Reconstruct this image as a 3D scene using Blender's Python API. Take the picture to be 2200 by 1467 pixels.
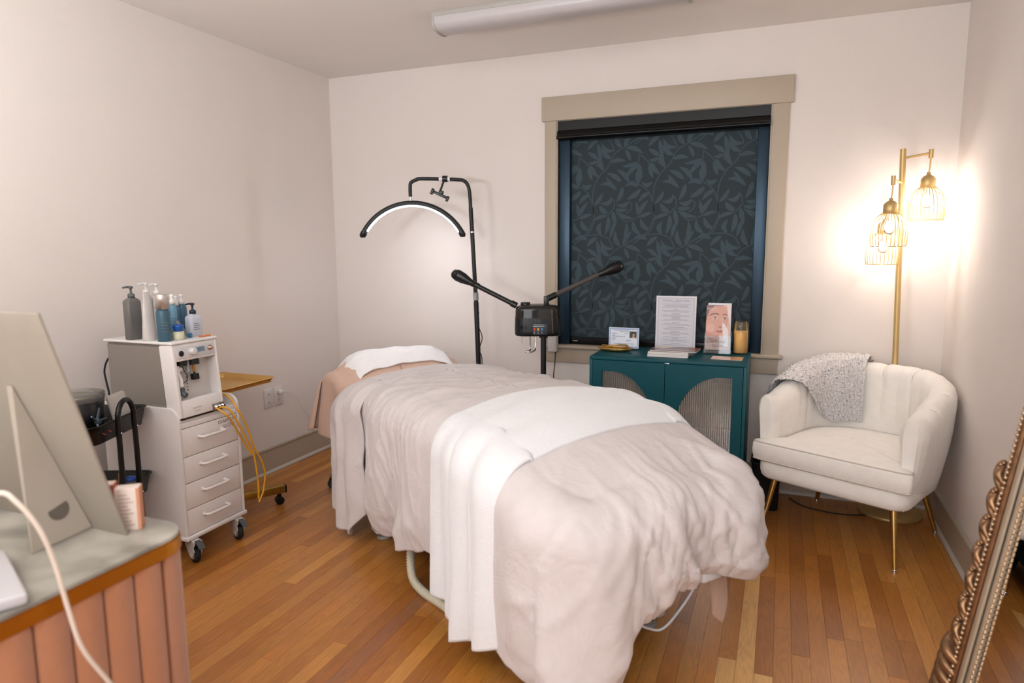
import bpy, bmesh, math, random
from math import sin, cos, pi, radians, sqrt, atan2
from mathutils import Vector, Matrix, noise

for o in list(bpy.data.objects):
    bpy.data.objects.remove(o)
scn = bpy.context.scene
COL = scn.collection

# ------------------------------------------------------------------ camera
RW, RD, RH = 3.657, 5.30, 2.50          # room width, depth, height (back wall at y=0)
cam_d = bpy.data.cameras.new('camera')
cam = bpy.data.objects.new('camera', cam_d)
COL.objects.link(cam)
cam_d.sensor_width = 36.0
cam_d.lens = 1444.09 / 2200 * 36.0
cam.location = (2.8863, -3.9236, 1.3556)
_r = Vector((0.92867, 0.37086, -0.00594))
_u = Vector((-0.04471, 0.12788, 0.99078))
_f = Vector((-0.36820, 0.91985, -0.13538))
_m = Matrix((( _r.x, _u.x, -_f.x), (_r.y, _u.y, -_f.y), (_r.z, _u.z, -_f.z)))
cam.rotation_euler = _m.to_euler()
cam_d.clip_start = 0.05
cam_d.dof.use_dof = True
cam_d.dof.focus_distance = 3.1
cam_d.dof.aperture_fstop = 2.2
scn.camera = cam

# ------------------------------------------------------------------ world, lights, exposure
w = bpy.data.worlds.new('world'); scn.world = w
w.use_nodes = True
w.node_tree.nodes['Background'].inputs[0].default_value = (0.012, 0.018, 0.035, 1)
w.node_tree.nodes['Background'].inputs[1].default_value = 1.0
scn.view_settings.view_transform = 'Standard'
scn.view_settings.look = 'None'
scn.view_settings.gamma = 1.0
scn.view_settings.use_curve_mapping = False
scn.view_settings.exposure = 0.10

def area_light(name, loc, target, sx, sy, power, color):
    l = bpy.data.lights.new(name, 'AREA'); l.shape = 'RECTANGLE'
    l.size = sx; l.size_y = sy; l.energy = power; l.color = color
    o = bpy.data.objects.new(name, l); COL.objects.link(o)
    o.location = loc
    o.rotation_euler = (Vector(target) - Vector(loc)).to_track_quat('-Z', 'Y').to_euler()
    return o
LIGHTS = [
    ('uplighter', (1.2, -4.2, 1.50), (1.2, -3.9, 2.6), 0.5, 0.5, 78.0, (0.92, 0.97, 1.0)),  # unseen fill added to bounce off the ceiling, not a room lamp
    ('ceiling_panel_light', (2.60, -4.5, 2.42), (0.5, -1.5, 1.2), 1.3, 0.7, 22.0, (0.97, 0.985, 1.0)),  # added fill behind the camera to brighten the left wall, no fixture there
    ('doorway_daylight', (2.75, -5.18, 1.35), (2.5, -1.0, 0.9), 1.1, 1.9, 32.0, (0.86, 0.93, 1.0)),  # added cool fill for the bed foot; the front wall has no doorway
]
for a in LIGHTS: area_light(*a)
BULB_POWER = 215.0
ARC_POWER = 58.0

# ------------------------------------------------------------------ helpers
def lin(h):
    h = h.lstrip('#')
    c = [int(h[i:i+2], 16) / 255 for i in (0, 2, 4)]
    return tuple(((x + 0.055) / 1.055) ** 2.4 if x > 0.04045 else x / 12.92 for x in c) + (1.0,)

MATS = {}
def mat(name, col, rough=0.5, metal=0.0, var=0.06, vscale=14.0, bump=0.0, bscale=80.0, stretch=(1, 1, 1),
        emit=None, estr=0.0, trans=0.0, ior=1.45, coat=0.0, sheen=0.0, spec=0.5, alpha=1.0, crease=0.0):
    if name in MATS: return MATS[name]
    m = bpy.data.materials.new(name); m.use_nodes = True
    nt = m.node_tree; n = nt.nodes; L = nt.links
    b = n['Principled BSDF']
    c = lin(col) if isinstance(col, str) else col
    b.inputs['Base Color'].default_value = c
    b.inputs['Roughness'].default_value = rough
    b.inputs['Metallic'].default_value = metal
    b.inputs['IOR'].default_value = ior
    b.inputs['Transmission Weight'].default_value = trans
    b.inputs['Coat Weight'].default_value = coat
    b.inputs['Sheen Weight'].default_value = sheen
    b.inputs['Specular IOR Level'].default_value = spec
    b.inputs['Alpha'].default_value = alpha
    tc = n.new('ShaderNodeTexCoord'); mp = n.new('ShaderNodeMapping')
    mp.inputs['Scale'].default_value = stretch
    L.new(tc.outputs['Object'], mp.inputs['Vector'])
    if var > 0:
        nz = n.new('ShaderNodeTexNoise'); nz.inputs['Scale'].default_value = vscale
        nz.inputs['Detail'].default_value = 4
        L.new(mp.outputs[0], nz.inputs['Vector'])
        mr = n.new('ShaderNodeMapRange'); mr.inputs['From Min'].default_value = 0.3; mr.inputs['From Max'].default_value = 0.7
        mr.inputs['To Min'].default_value = 1 - var; mr.inputs['To Max'].default_value = 1 + var * 0.5
        L.new(nz.outputs['Fac'], mr.inputs['Value'])
        mx = n.new('ShaderNodeVectorMath'); mx.operation = 'SCALE'
        mx.inputs[0].default_value = c[:3]
        L.new(mr.outputs[0], mx.inputs['Scale'])
        L.new(mx.outputs[0], b.inputs['Base Color'])
    if bump > 0:
        nb = n.new('ShaderNodeTexNoise'); nb.inputs['Scale'].default_value = bscale
        nb.inputs['Detail'].default_value = 3
        L.new(mp.outputs[0], nb.inputs['Vector'])
        bp = n.new('ShaderNodeBump'); bp.inputs['Strength'].default_value = bump; bp.inputs['Distance'].default_value = 0.004
        L.new(nb.outputs['Fac'], bp.inputs['Height']); L.new(bp.outputs[0], b.inputs['Normal'])
    if crease > 0:
        nc = n.new('ShaderNodeTexNoise'); nc.inputs['Scale'].default_value = 5.0; nc.inputs['Detail'].default_value = 6; nc.inputs['Roughness'].default_value = 0.55; nc.inputs['Distortion'].default_value = 0.9
        L.new(mp.outputs[0], nc.inputs['Vector'])
        s1 = n.new('ShaderNodeMath'); s1.operation = 'SUBTRACT'; s1.inputs[1].default_value = 0.5; L.new(nc.outputs['Fac'], s1.inputs[0])
        s2 = n.new('ShaderNodeMath'); s2.operation = 'ABSOLUTE'; L.new(s1.outputs[0], s2.inputs[0])
        bq = n.new('ShaderNodeBump'); bq.inputs['Strength'].default_value = crease; bq.inputs['Distance'].default_value = 0.03
        L.new(s2.outputs[0], bq.inputs['Height'])
        if bump > 0: L.new(bp.outputs[0], bq.inputs['Normal'])
        L.new(bq.outputs[0], b.inputs['Normal'])
    if emit is not None:
        b.inputs['Emission Color'].default_value = lin(emit) if isinstance(emit, str) else emit
        b.inputs['Emission Strength'].default_value = estr
    MATS[name] = m
    return m

def glassy(name, col, tint=0.7, rough=0.05, ior=1.45):
    """thin see-through plastic or glass: part clear, part glossy"""
    if name in MATS: return MATS[name]
    m = bpy.data.materials.new(name); m.use_nodes = True
    nt = m.node_tree; n = nt.nodes; L = nt.links
    n.remove(n['Principled BSDF'])
    out = n['Material Output']
    tr = n.new('ShaderNodeBsdfTransparent'); tr.inputs[0].default_value = lin(col)
    gl = n.new('ShaderNodeBsdfGlossy'); gl.inputs['Roughness'].default_value = rough
    df = n.new('ShaderNodeBsdfDiffuse'); df.inputs[0].default_value = lin(col)
    fr = n.new('ShaderNodeFresnel'); fr.inputs[0].default_value = ior
    m1 = n.new('ShaderNodeMixShader'); m1.inputs[0].default_value = 1 - tint
    L.new(tr.outputs[0], m1.inputs[1]); L.new(df.outputs[0], m1.inputs[2])
    m2 = n.new('ShaderNodeMixShader'); L.new(fr.outputs[0], m2.inputs[0])
    L.new(m1.outputs[0], m2.inputs[1]); L.new(gl.outputs[0], m2.inputs[2])
    L.new(m2.outputs[0], out.inputs['Surface'])
    MATS[name] = m
    return m

class MB:
    """collects shapes that become ONE mesh object"""
    def __init__(s): s.v = []; s.f = []; s.sm = []
    def add(s, verts, faces, smooth=False, M=None):
        k = len(s.v)
        for p in verts:
            p = Vector(p)
            if M is not None: p = M @ p
            s.v.append(p)
        for f in faces:
            s.f.append(tuple(i + k for i in f)); s.sm.append(smooth)
        return s
    def bm(s, b, smooth=False, M=None):
        b.verts.ensure_lookup_table()
        idx = {v: i for i, v in enumerate(b.verts)}
        s.add([v.co.copy() for v in b.verts], [[idx[v] for v in f.verts] for f in b.faces], smooth, M)
        b.free(); return s
    def box(s, lo, hi, bev=0.0, seg=2, M=None):
        lo = Vector(lo); hi = Vector(hi)
        b = bmesh.new(); bmesh.ops.create_cube(b, size=1)
        for v in b.verts: v.co = Vector([(lo[i] + hi[i]) / 2 + v.co[i] * (hi[i] - lo[i]) for i in range(3)])
        if bev > 0: bmesh.ops.bevel(b, geom=list(b.edges), offset=bev, segments=seg, affect='EDGES', profile=0.5)
        return s.bm(b, bev > 0, M)
    def prism(s, poly, z0, z1, bev=0.0, M=None, seg=2):
        b = bmesh.new()
        vs = [b.verts.new((x, y, z0)) for x, y in poly]
        f = b.faces.new(vs)
        r = bmesh.ops.extrude_face_region(b, geom=[f])
        for e in r['geom']:
            if isinstance(e, bmesh.types.BMVert): e.co.z = z1
        bmesh.ops.recalc_face_normals(b, faces=b.faces)
        if bev > 0:
            ed = [e for e in b.edges if abs(e.verts[0].co.z - e.verts[1].co.z) < 1e-6]
            bmesh.ops.bevel(b, geom=ed, offset=bev, segments=seg, affect='EDGES')
        return s.bm(b, False, M)
    def cyl(s, p0, p1, r0, r1=None, seg=20, caps=True):
        if r1 is None: r1 = r0
        return s.tube([p0, p1], [r0, r1], seg, caps)
    def tube(s, pts, r, seg=12, caps=True, flat=1.0):
        pts = [Vector(p) for p in pts]; n = len(pts)
        if not isinstance(r, (list, tuple)): r = [r] * n
        T = []
        for i in range(n):
            d = pts[min(i + 1, n - 1)] - pts[max(i - 1, 0)]
            T.append(d.normalized() if d.length > 1e-9 else Vector((0, 0, 1)))
        a = Vector((0, 0, 1)) if abs(T[0].z) < 0.9 else Vector((1, 0, 0))
        N = T[0].cross(a).normalized()
        V = []; F = []
        for i in range(n):
            N = (N - T[i] * N.dot(T[i])).normalized(); B = T[i].cross(N)
            for k in range(seg):
                an = 2 * pi * k / seg
                V.append(pts[i] + (N * cos(an) + B * sin(an) * flat) * r[i])
        for i in range(n - 1):
            for k in range(seg):
                k2 = (k + 1) % seg
                F.append((i * seg + k, i * seg + k2, (i + 1) * seg + k2, (i + 1) * seg + k))
        s.add(V, F, True)
        if caps:
            s.add(V[:seg], [tuple(range(seg))[::-1]]); s.add(V[-seg:], [tuple(range(seg))])
        return s
    def lathe(s, prof, c=(0, 0, 0), seg=28, M=None, sx=1, sy=1):
        V = []; F = []
        for r, z in prof:
            for k in range(seg):
                a = 2 * pi * k / seg
                V.append((c[0] + r * cos(a) * sx, c[1] + r * sin(a) * sy, c[2] + z))
        for i in range(len(prof) - 1):
            for k in range(seg):
                k2 = (k + 1) % seg
                F.append((i * seg + k, i * seg + k2, (i + 1) * seg + k2, (i + 1) * seg + k))
        return s.add(V, F, True, M)
    def grid(s, P, smooth=True, closed_u=False):
        nu = len(P); nv = len(P[0])
        V = [p for row in P for p in row]; F = []
        for i in range(nu - (0 if closed_u else 1)):
            i2 = (i + 1) % nu
            for j in range(nv - 1):
                F.append((i * nv + j, i2 * nv + j, i2 * nv + j + 1, i * nv + j + 1))
        return s.add(V, F, smooth)
    def ball(s, c, r, seg=14, rings=8, sc=(1, 1, 1)):
        prof = [(r * sin(pi * i / rings), -r * cos(pi * i / rings)) for i in range(rings + 1)]
        V = []; F = []
        for rr, z in prof:
            for k in range(seg):
                a = 2 * pi * k / seg
                V.append((c[0] + rr * cos(a) * sc[0], c[1] + rr * sin(a) * sc[1], c[2] + z * sc[2]))
        for i in range(rings):
            for k in range(seg):
                k2 = (k + 1) % seg
                F.append((i * seg + k, i * seg + k2, (i + 1) * seg + k2, (i + 1) * seg + k))
        return s.add(V, F, True)

def rrect(x0, y0, x1, y1, r, n=6, which=(1, 1, 1, 1)):
    """rounded rectangle outline, corners in order (x1,y0),(x1,y1),(x0,y1),(x0,y0)"""
    P = []
    for (cx, cy, a0, w_) in ((x1 - r, y0 + r, -90, which[0]), (x1 - r, y1 - r, 0, which[1]), (x0 + r, y1 - r, 90, which[2]), (x0 + r, y0 + r, 180, which[3])):
        if w_:
            for i in range(n + 1):
                a = radians(a0 + 90 * i / n); P.append((cx + r * cos(a), cy + r * sin(a)))
        else:
            a = radians(a0 + 45); P.append((cx + r * sqrt(2) * cos(a), cy + r * sqrt(2) * sin(a)))
    return P

def smooth_path(pts, sub=6):
    pts = [Vector(p) for p in pts]; out = []
    for i in range(len(pts) - 1):
        p0 = pts[max(i - 1, 0)]; p1 = pts[i]; p2 = pts[i + 1]; p3 = pts[min(i + 2, len(pts) - 1)]
        for k in range(sub):
            t = k / sub
            out.append(0.5 * ((2 * p1) + (-p0 + p2) * t + (2 * p0 - 5 * p1 + 4 * p2 - p3) * t * t + (-p0 + 3 * p1 - 3 * p2 + p3) * t ** 3))
    out.append(pts[-1]); return out

def interp(tab, x):
    if x <= tab[0][0]: return tab[0][1]
    for (a, b), (c, d) in zip(tab, tab[1:]):
        if x <= c:
            t = (x - a) / (c - a) if c > a else 1
            return b + (d - b) * t
    return tab[-1][1]

def thing(name, label, cat, loc=(0, 0, 0), rotz=0.0, group=None):
    o = bpy.data.objects.new(name, None); COL.objects.link(o)
    o.empty_display_size = 0.05
    o.location = loc; o.rotation_euler = (0, 0, rotz)
    o['label'] = label; o['category'] = cat
    if group: o['group'] = group
    return o
def wmat(o):
    M = Matrix.Translation(o.location) @ o.rotation_euler.to_matrix().to_4x4()
    return wmat(o.parent) @ M if o.parent else M
def obj(name, mb, m, parent=None, world=True, label=None, loc=None):
    """ONE mesh object; with world=True its vertices are given in world coordinates"""
    me = bpy.data.meshes.new(name)
    V = mb.v
    o = bpy.data.objects.new(name, me); COL.objects.link(o)
    if parent is not None: o.parent = parent
    if loc is not None: o.location = loc
    if world:
        Mi = wmat(o).inverted(); V = [Mi @ v for v in V]
    me.from_pydata([tuple(v) for v in V], [], mb.f)
    me.polygons.foreach_set('use_smooth', mb.sm)
    me.materials.append(m)
    me.update()
    if label: o['label'] = label
    return o
def solo(name, mb, m, label, cat, group=None, base=(0, 0, 0)):
    o = obj(name, mb, m, None, True, label, loc=base); o['category'] = cat
    if group: o['group'] = group
    return o
def struct(name, mb, m, parent=None):
    o = obj(name, mb, m, parent)
    if parent is None: o['kind'] = 'structure'
    return o
def text(name, body, size, m, parent, M, align='CENTER', shear=0.0, sx=1.0):
    cu = bpy.data.curves.new(name, 'FONT'); cu.body = body; cu.size = size
    cu.align_x = align; cu.align_y = 'CENTER'; cu.extrude = 0.0002; cu.resolution_u = 2; cu.shear = shear
    cu.space_character = 1.08
    t = bpy.data.objects.new(name, cu); COL.objects.link(t)
    bpy.context.view_layer.update()
    me = bpy.data.meshes.new_from_object(t.evaluated_get(bpy.context.evaluated_depsgraph_get()))
    bpy.data.objects.remove(t); bpy.data.curves.remove(cu)
    me.materials.clear(); me.materials.append(m)
    o = bpy.data.objects.new(name, me); COL.objects.link(o)
    if parent is not None: o.parent = parent
    L = (wmat(parent).inverted() if parent is not None else Matrix()) @ M @ Matrix.Diagonal((sx, 1, 1, 1))
    me.transform(L)
    return o
def frame(o, x, y):
    """matrix whose x and y axes are given, z their cross product"""
    x = Vector(x).normalized(); y = Vector(y).normalized(); z = x.cross(y)
    return Matrix(((x.x, y.x, z.x, o[0]), (x.y, y.y, z.y, o[1]), (x.z, y.z, z.z, o[2]), (0, 0, 0, 1)))

# ------------------------------------------------------------------ materials
wallM = mat('wall_paint', '#e2d9d3', 0.85, var=0.015, vscale=3, bump=0.15, bscale=220)
ceilM = mat('ceiling_paint', '#e8e2dd', 0.9, var=0.015, vscale=3, bump=0.1, bscale=180)
trimM = mat('taupe_trim_paint', '#b4a694', 0.5, var=0.02, vscale=4)
shoeM = mat('shoe_moulding_paint', '#c2bab0', 0.5, var=0.02)
goldM = mat('brushed_gold', '#c9a562', 0.32, 1.0, var=0.08, vscale=30)
blackM = mat('black_plastic', '#0e0f11', 0.3, var=0.05)
blackMatM = mat('black_metal', '#101113', 0.45, var=0.05)
whiteM = mat('white_plastic', '#e6e2e0', 0.35, var=0.02)
rubberM = mat('dark_rubber', '#1b1c1e', 0.7)
chromeM = mat('chrome', '#d8d8da', 0.12, 1.0, var=0.02)
steelM = mat('satin_steel', '#948d86', 0.45, 0.35, var=0.04, vscale=90)
inkM = mat('ink', '#3a3a40', 0.8, var=0)
paperM = mat('paper', '#e4e2e6', 0.6, var=0.02)

# floor planks: colour per plank through the object colour, grain from noise
def plank_material():
    m = bpy.data.materials.new('oak_plank'); m.use_nodes = True
    nt = m.node_tree; n = nt.nodes; L = nt.links; b = n['Principled BSDF']
    oi = n.new('ShaderNodeObjectInfo'); tc = n.new('ShaderNodeTexCoord')
    geo = n.new('ShaderNodeNewGeometry')
    addv = n.new('ShaderNodeVectorMath'); addv.operation = 'ADD'
    sc = n.new('ShaderNodeVectorMath'); sc.operation = 'SCALE'; sc.inputs['Scale'].default_value = 37.0
    cmb = n.new('ShaderNodeCombineXYZ')
    L.new(oi.outputs['Random'], cmb.inputs[0]); L.new(oi.outputs['Random'], cmb.inputs[1])
    L.new(cmb.outputs[0], sc.inputs[0]); L.new(geo.outputs['Position'], addv.inputs[0]); L.new(sc.outputs[0], addv.inputs[1])
    mp = n.new('ShaderNodeMapping'); mp.inputs['Scale'].default_value = (16, 1.6, 1)
    L.new(addv.outputs[0], mp.inputs['Vector'])
    nz = n.new('ShaderNodeTexNoise'); nz.inputs['Scale'].default_value = 1.0; nz.inputs['Detail'].default_value = 3; nz.inputs['Distortion'].default_value = 0.4
    L.new(mp.outputs[0], nz.inputs['Vector'])
    ml = n.new('ShaderNodeMath'); ml.operation = 'MULTIPLY'; ml.inputs[1].default_value = 95.0
    L.new(nz.outputs['Fac'], ml.inputs[0])
    sn = n.new('ShaderNodeMath'); sn.operation = 'SINE'; L.new(ml.outputs[0], sn.inputs[0])
    mp2 = n.new('ShaderNodeMapping'); mp2.inputs['Scale'].default_value = (420, 14, 1)
    L.new(addv.outputs[0], mp2.inputs['Vector'])
    nz2 = n.new('ShaderNodeTexNoise'); nz2.inputs['Scale'].default_value = 1.0; nz2.inputs['Detail'].default_value = 2
    L.new(mp2.outputs[0], nz2.inputs['Vector'])
    nz3 = n.new('ShaderNodeTexNoise'); nz3.inputs['Scale'].default_value = 5.0; nz3.inputs['Detail'].default_value = 3
    L.new(addv.outputs[0], nz3.inputs['Vector'])
    a1 = n.new('ShaderNodeMath'); a1.operation = 'MULTIPLY_ADD'; a1.inputs[1].default_value = 0.075; a1.inputs[2].default_value = 0.62
    L.new(sn.outputs[0], a1.inputs[0])
    a2 = n.new('ShaderNodeMath'); a2.operation = 'MULTIPLY_ADD'; a2.inputs[1].default_value = 0.42
    L.new(nz2.outputs['Fac'], a2.inputs[0]); L.new(a1.outputs[0], a2.inputs[2])
    a3 = n.new('ShaderNodeMath'); a3.operation = 'MULTIPLY_ADD'; a3.inputs[1].default_value = 0.35
    L.new(nz3.outputs['Fac'], a3.inputs[0]); L.new(a2.outputs[0], a3.inputs[2])
    vm = n.new('ShaderNodeVectorMath'); vm.operation = 'SCALE'
    L.new(oi.outputs['Color'], vm.inputs[0]); L.new(a3.outputs[0], vm.inputs['Scale'])
    L.new(vm.outputs[0], b.inputs['Base Color'])
    b.inputs['Roughness'].default_value = 0.34
    b.inputs['Coat Weight'].default_value = 0.25; b.inputs['Coat Roughness'].default_value = 0.25
    bp = n.new('ShaderNodeBump'); bp.inputs['Strength'].default_value = 0.08; bp.inputs['Distance'].default_value = 0.001
    L.new(nz2.outputs['Fac'], bp.inputs['Height']); L.new(bp.outputs[0], b.inputs['Normal'])
    return m
plankM = plank_material()

# ------------------------------------------------------------------ room shell
T = 0.12
FY = -RD
# window opening
WX0, WX1, WZ0, WZ1 = 1.620, 2.797, 0.775, 2.103
b = MB()
b.box((-T, 0, -0.05), (WX0, T, RH)); b.box((WX1, 0, -0.05), (RW + T, T, RH))
b.box((WX0, 0, -0.05), (WX1, T, WZ0)); b.box((WX0, 0, WZ1), (WX1, T, RH))
struct('wall_back', b, wallM)
struct('wall_left', MB().box((-T, FY - T, -0.05), (0, 0, RH)), wallM)
struct('wall_right', MB().box((RW, FY - T, -0.05), (RW + T, 0, RH)), wallM)
struct('wall_front', MB().box((0, FY - T, -0.05), (RW, FY, RH)), wallM)
struct('ceiling', MB().box((-T, FY - T, RH), (RW + T, T, RH + T)), ceilM)

subM = mat('floor_gap', '#3a2413', 0.9)
floor = struct('floor', MB().box((-T, FY - T, -0.06), (RW + T, T, -0.006)), subM)
rng = random.Random(7)
PAL = ['#b97a36', '#b07030', '#a86a2e', '#bd803c', '#b47636', '#9e622a', '#b77832', '#c68943', '#ac6c2e', '#9b5c28']
PAL = [tuple(0.78 * a + 0.22 * b for a, b in zip(lin(c), lin('#b27433'))) for c in PAL]
pme = bpy.data.meshes.new('plank')
_b = bmesh.new(); bmesh.ops.create_cube(_b, size=1)
for v in _b.verts:
    v.co.z -= 0.5
_b.to_mesh(pme); _b.free(); pme.materials.append(plankM)
PW = 0.0572
rows = []
boards = []
nrow = int(RW / PW) + 1
for i in range(nrow):
    x0 = i * PW; x1 = min(x0 + PW, RW)
    y = rng.uniform(0.02, 0.45)
    while y > FY:
        ln = rng.choice([0.45, 0.7, 0.95, 1.2, 1.5, 1.8])
        y2 = y - ln
        if y2 < 0 and y > FY:
            boards.append([x0, x1, max(y2, FY), min(y, 0), rng.random()])
        y = y2
camp = Vector(cam.location)
def infov(x, y):
    d = Vector((x, y, 0)) - camp
    c = d.dot(_f)
    if c < 0.3: return None
    u = 1100 + 1444 * d.dot(_r) / c; v_ = 733 - 1444 * d.dot(_u) / c
    return u, v_, c
def vis(bd):
    best = 0
    for fx in (0, 0.5, 1):
        for fy in (0, 0.25, 0.5, 0.75, 1):
            x = bd[0] + (bd[1] - bd[0]) * fx; y = bd[2] + (bd[3] - bd[2]) * fy
            q = infov(x, y)
            if q and -30 < q[0] < 2230 and q[1] < 1500:
                # floor behind the desk or under the bed is not seen
                if x < 1.0 and y < -2.3: continue
                s_ = 0.8 * x - 0.6 * y; t_ = 0.6 * x + 0.8 * y
                if 1.2 < s_ < 3.0 and -0.15 < t_ < 0.2: continue
                best = max(best, 1 / q[2])
    return best
boards.sort(key=lambda q: -vis(q))
SPEC = {}
def plank(bd, col):
    o = bpy.data.objects.new('plank', pme); COL.objects.link(o); o.parent = floor
    g = 0.0004
    o.location = ((bd[0] + bd[1]) / 2, (bd[2] + bd[3]) / 2, -0.0)
    o.scale = (bd[1] - bd[0] - g * 2, bd[3] - bd[2] - g * 2, 0.006)
    o.color = col
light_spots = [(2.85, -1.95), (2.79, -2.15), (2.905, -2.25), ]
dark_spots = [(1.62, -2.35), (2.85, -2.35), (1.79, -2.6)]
rest = MB()
for k, bd in enumerate(boards):
    if k < 298:
        c = PAL[rng.randrange(len(PAL))]
        f = rng.uniform(0.90, 1.05)
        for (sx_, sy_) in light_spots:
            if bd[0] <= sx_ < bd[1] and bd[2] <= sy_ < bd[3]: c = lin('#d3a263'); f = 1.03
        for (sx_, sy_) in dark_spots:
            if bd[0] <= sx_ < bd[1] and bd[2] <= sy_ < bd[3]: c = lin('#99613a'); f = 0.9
        plank(bd, (c[0] * f, c[1] * f, c[2] * f, 1))
    else:
        g = 0.0004
        rest.box((bd[0] + g, bd[2] + g, -0.006), (bd[1] - g, bd[3] - g, 0))
o = obj('planks', rest, plankM, floor); o['kind'] = 'stuff'; o.color = lin('#b07638')

# baseboards with cap and shoe moulding
def baseboard(name, p0, p1, nrm):
    """p0->p1 along the wall at floor level, nrm into the room"""
    p0 = Vector(p0); p1 = Vector(p1); nv = Vector(nrm); d = (p1 - p0); L = d.length; d.normalize()
    M = Matrix(((d.x, nv.x, 0, p0.x), (d.y, nv.y, 0, p0.y), (0, 0, 1, 0), (0, 0, 0, 1)))
    root = MB().box((0, 0, 0), (L, 0.014, 0.150), M=M)
    r = struct(name, root, trimM)
    cap = MB().prism([(0, 0), (L, 0), (L, 0.020), (0, 0.020)], 0.146, 0.158, 0.003, M=M)
    obj('cap_moulding', cap, trimM, r)
    prof = [(0.012, 0.0)] + [(0.012 + 0.016 * cos(a), 0.020 * sin(a)) for a in [radians(q) for q in range(0, 91, 15)]]
    P = [[M @ Vector((x, yy, zz)) for (yy, zz) in prof] for x in (0, L)]
    obj('shoe_moulding', MB().grid(P), shoeM, r)
baseboard('baseboard_left', (0, FY, 0), (0, 0, 0), (1, 0, 0))
baseboard('baseboard_back', (0, 0, 0), (RW, 0, 0), (0, -1, 0))
baseboard('baseboard_right', (RW, 0, 0), (RW, FY, 0), (-1, 0, 0))
baseboard('baseboard_front', (RW, FY, 0), (0, FY, 0), (0, 1, 0))

# window_1: glass and sash behind the blind, casing round it
gl = struct('window_1', MB().box((WX0, 0.085, WZ0), (WX1, 0.090, WZ1)), glassy('night_glass', '#1a2430', 0.5))
b = MB()
for (a, c) in (((WX0, 0.07, WZ0), (WX1, 0.1, WZ0 + 0.05)), ((WX0, 0.07, WZ1 - 0.05), (WX1, 0.1, WZ1)), ((WX0, 0.07, WZ0), (WX0 + 0.05, 0.1, WZ1)), ((WX1 - 0.05, 0.07, WZ0), (WX1, 0.1, WZ1)), ((WX0, 0.07, 1.42), (WX1, 0.1, 1.47))):
    b.box(a, c)
obj('sash', b, whiteM, gl)
obj('shutter_backing', MB().box((WX0, 0.104, WZ0), (WX1, 0.11, WZ1)), mat('night_outside', '#0c1018', 0.9), gl)
CX0, CX1 = 1.541, 2.886
obj('side_casing', MB().box((CX0, -0.020, WZ0), (WX0 - 0.008, 0, 2.105), 0.002), trimM, gl)
obj('side_casing', MB().box((WX1 + 0.008, -0.020, WZ0), (CX1, 0, 2.105), 0.002), trimM, gl)
obj('head_casing', MB().box((CX0 - 0.018, -0.028, 2.105), (CX1 + 0.018, 0, 2.243), 0.003), trimM, gl)
obj('sill', MB().box((CX0 - 0.012, -0.045, 0.757), (CX1 + 0.022, 0.06, 0.777), 0.004), trimM, gl)
obj('apron', MB().box((CX0, -0.020, 0.668), (CX1, 0, 0.757), 0.002), trimM, gl)
b = MB()
b.box((WX0 - 0.010, -0.014, WZ0), (WX0, 0.085, WZ1)); b.box((WX1, -0.014, WZ0), (WX1 + 0.010, 0.085, WZ1)); b.box((WX0 - 0.01, -0.014, WZ1), (WX1 + 0.01, 0.085, WZ1 + 0.010))
obj('jamb', b, trimM, gl)

# ------------------------------------------------------------------ roller blind
blind = thing('roller_blind', 'black cassette roller blind lowered in the window, dark fabric with leafy vines', 'blind', (2.21, 0.03, 0.777))
cassM = mat('black_satin_aluminium', '#050607', 0.30, 0.0, var=0.02, spec=0.35)
prof = [(0.05, 0), (-0.012, 0), (-0.030, 0.012), (-0.036, 0.030), (-0.030, 0.048), (-0.022, 0.056), (-0.022, 0.108), (0.05, 0.108)]
P = [[Vector((x, y, 1.992 + z)) for (y, z) in prof] for x in (1.622, 2.795)]
b = MB().grid(P, False)
b.add([Vector((1.622, y, 1.992 + z)) for y, z in prof], [tuple(range(8))]); b.add([Vector((2.795, y, 1.992 + z)) for y, z in prof], [tuple(range(8))[::-1]])
obj('cassette', b, cassM, blind)
obj('cassette_lip', MB().tube([(1.620, -0.032, 2.006), (2.797, -0.032, 2.006)], 0.009, 10), cassM, blind)
fabM = mat('blind_fabric', '#27343a', 0.75, var=0.10, vscale=500, bump=0.15, bscale=700)
leafM = mat('woven_leaf', '#384a52', 0.7, var=0.10, vscale=500, bump=0.15, bscale=700)
obj('fabric', MB().box((1.66, 0.046, 0.80), (2.758, 0.048, 2.0)), fabM, blind)
chan = mat('channel_satin', '#1d3648', 0.34, 0.55, var=0.02, spec=0.8)  # blue in base colour stands in for cool light reflected off dark channels
obj('side_channel', MB().box((1.622, 0.006, 0.779), (1.690, 0.045, 1.995), 0.002), chan, blind)
obj('side_channel', MB().box((2.737, 0.006, 0.779), (2.796, 0.045, 1.995), 0.002), chan, blind)
obj('bottom_rail', MB().box((1.690, 0.02, 0.779), (2.737, 0.044, 0.822), 0.004), cassM, blind)
obj('maker_mark', MB().box((1.712, 0.0185, 0.797), (1.742, 0.0195, 0.802)), mat('mark_grey', '#8a8f92', 0.6, var=0), blind)
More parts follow.
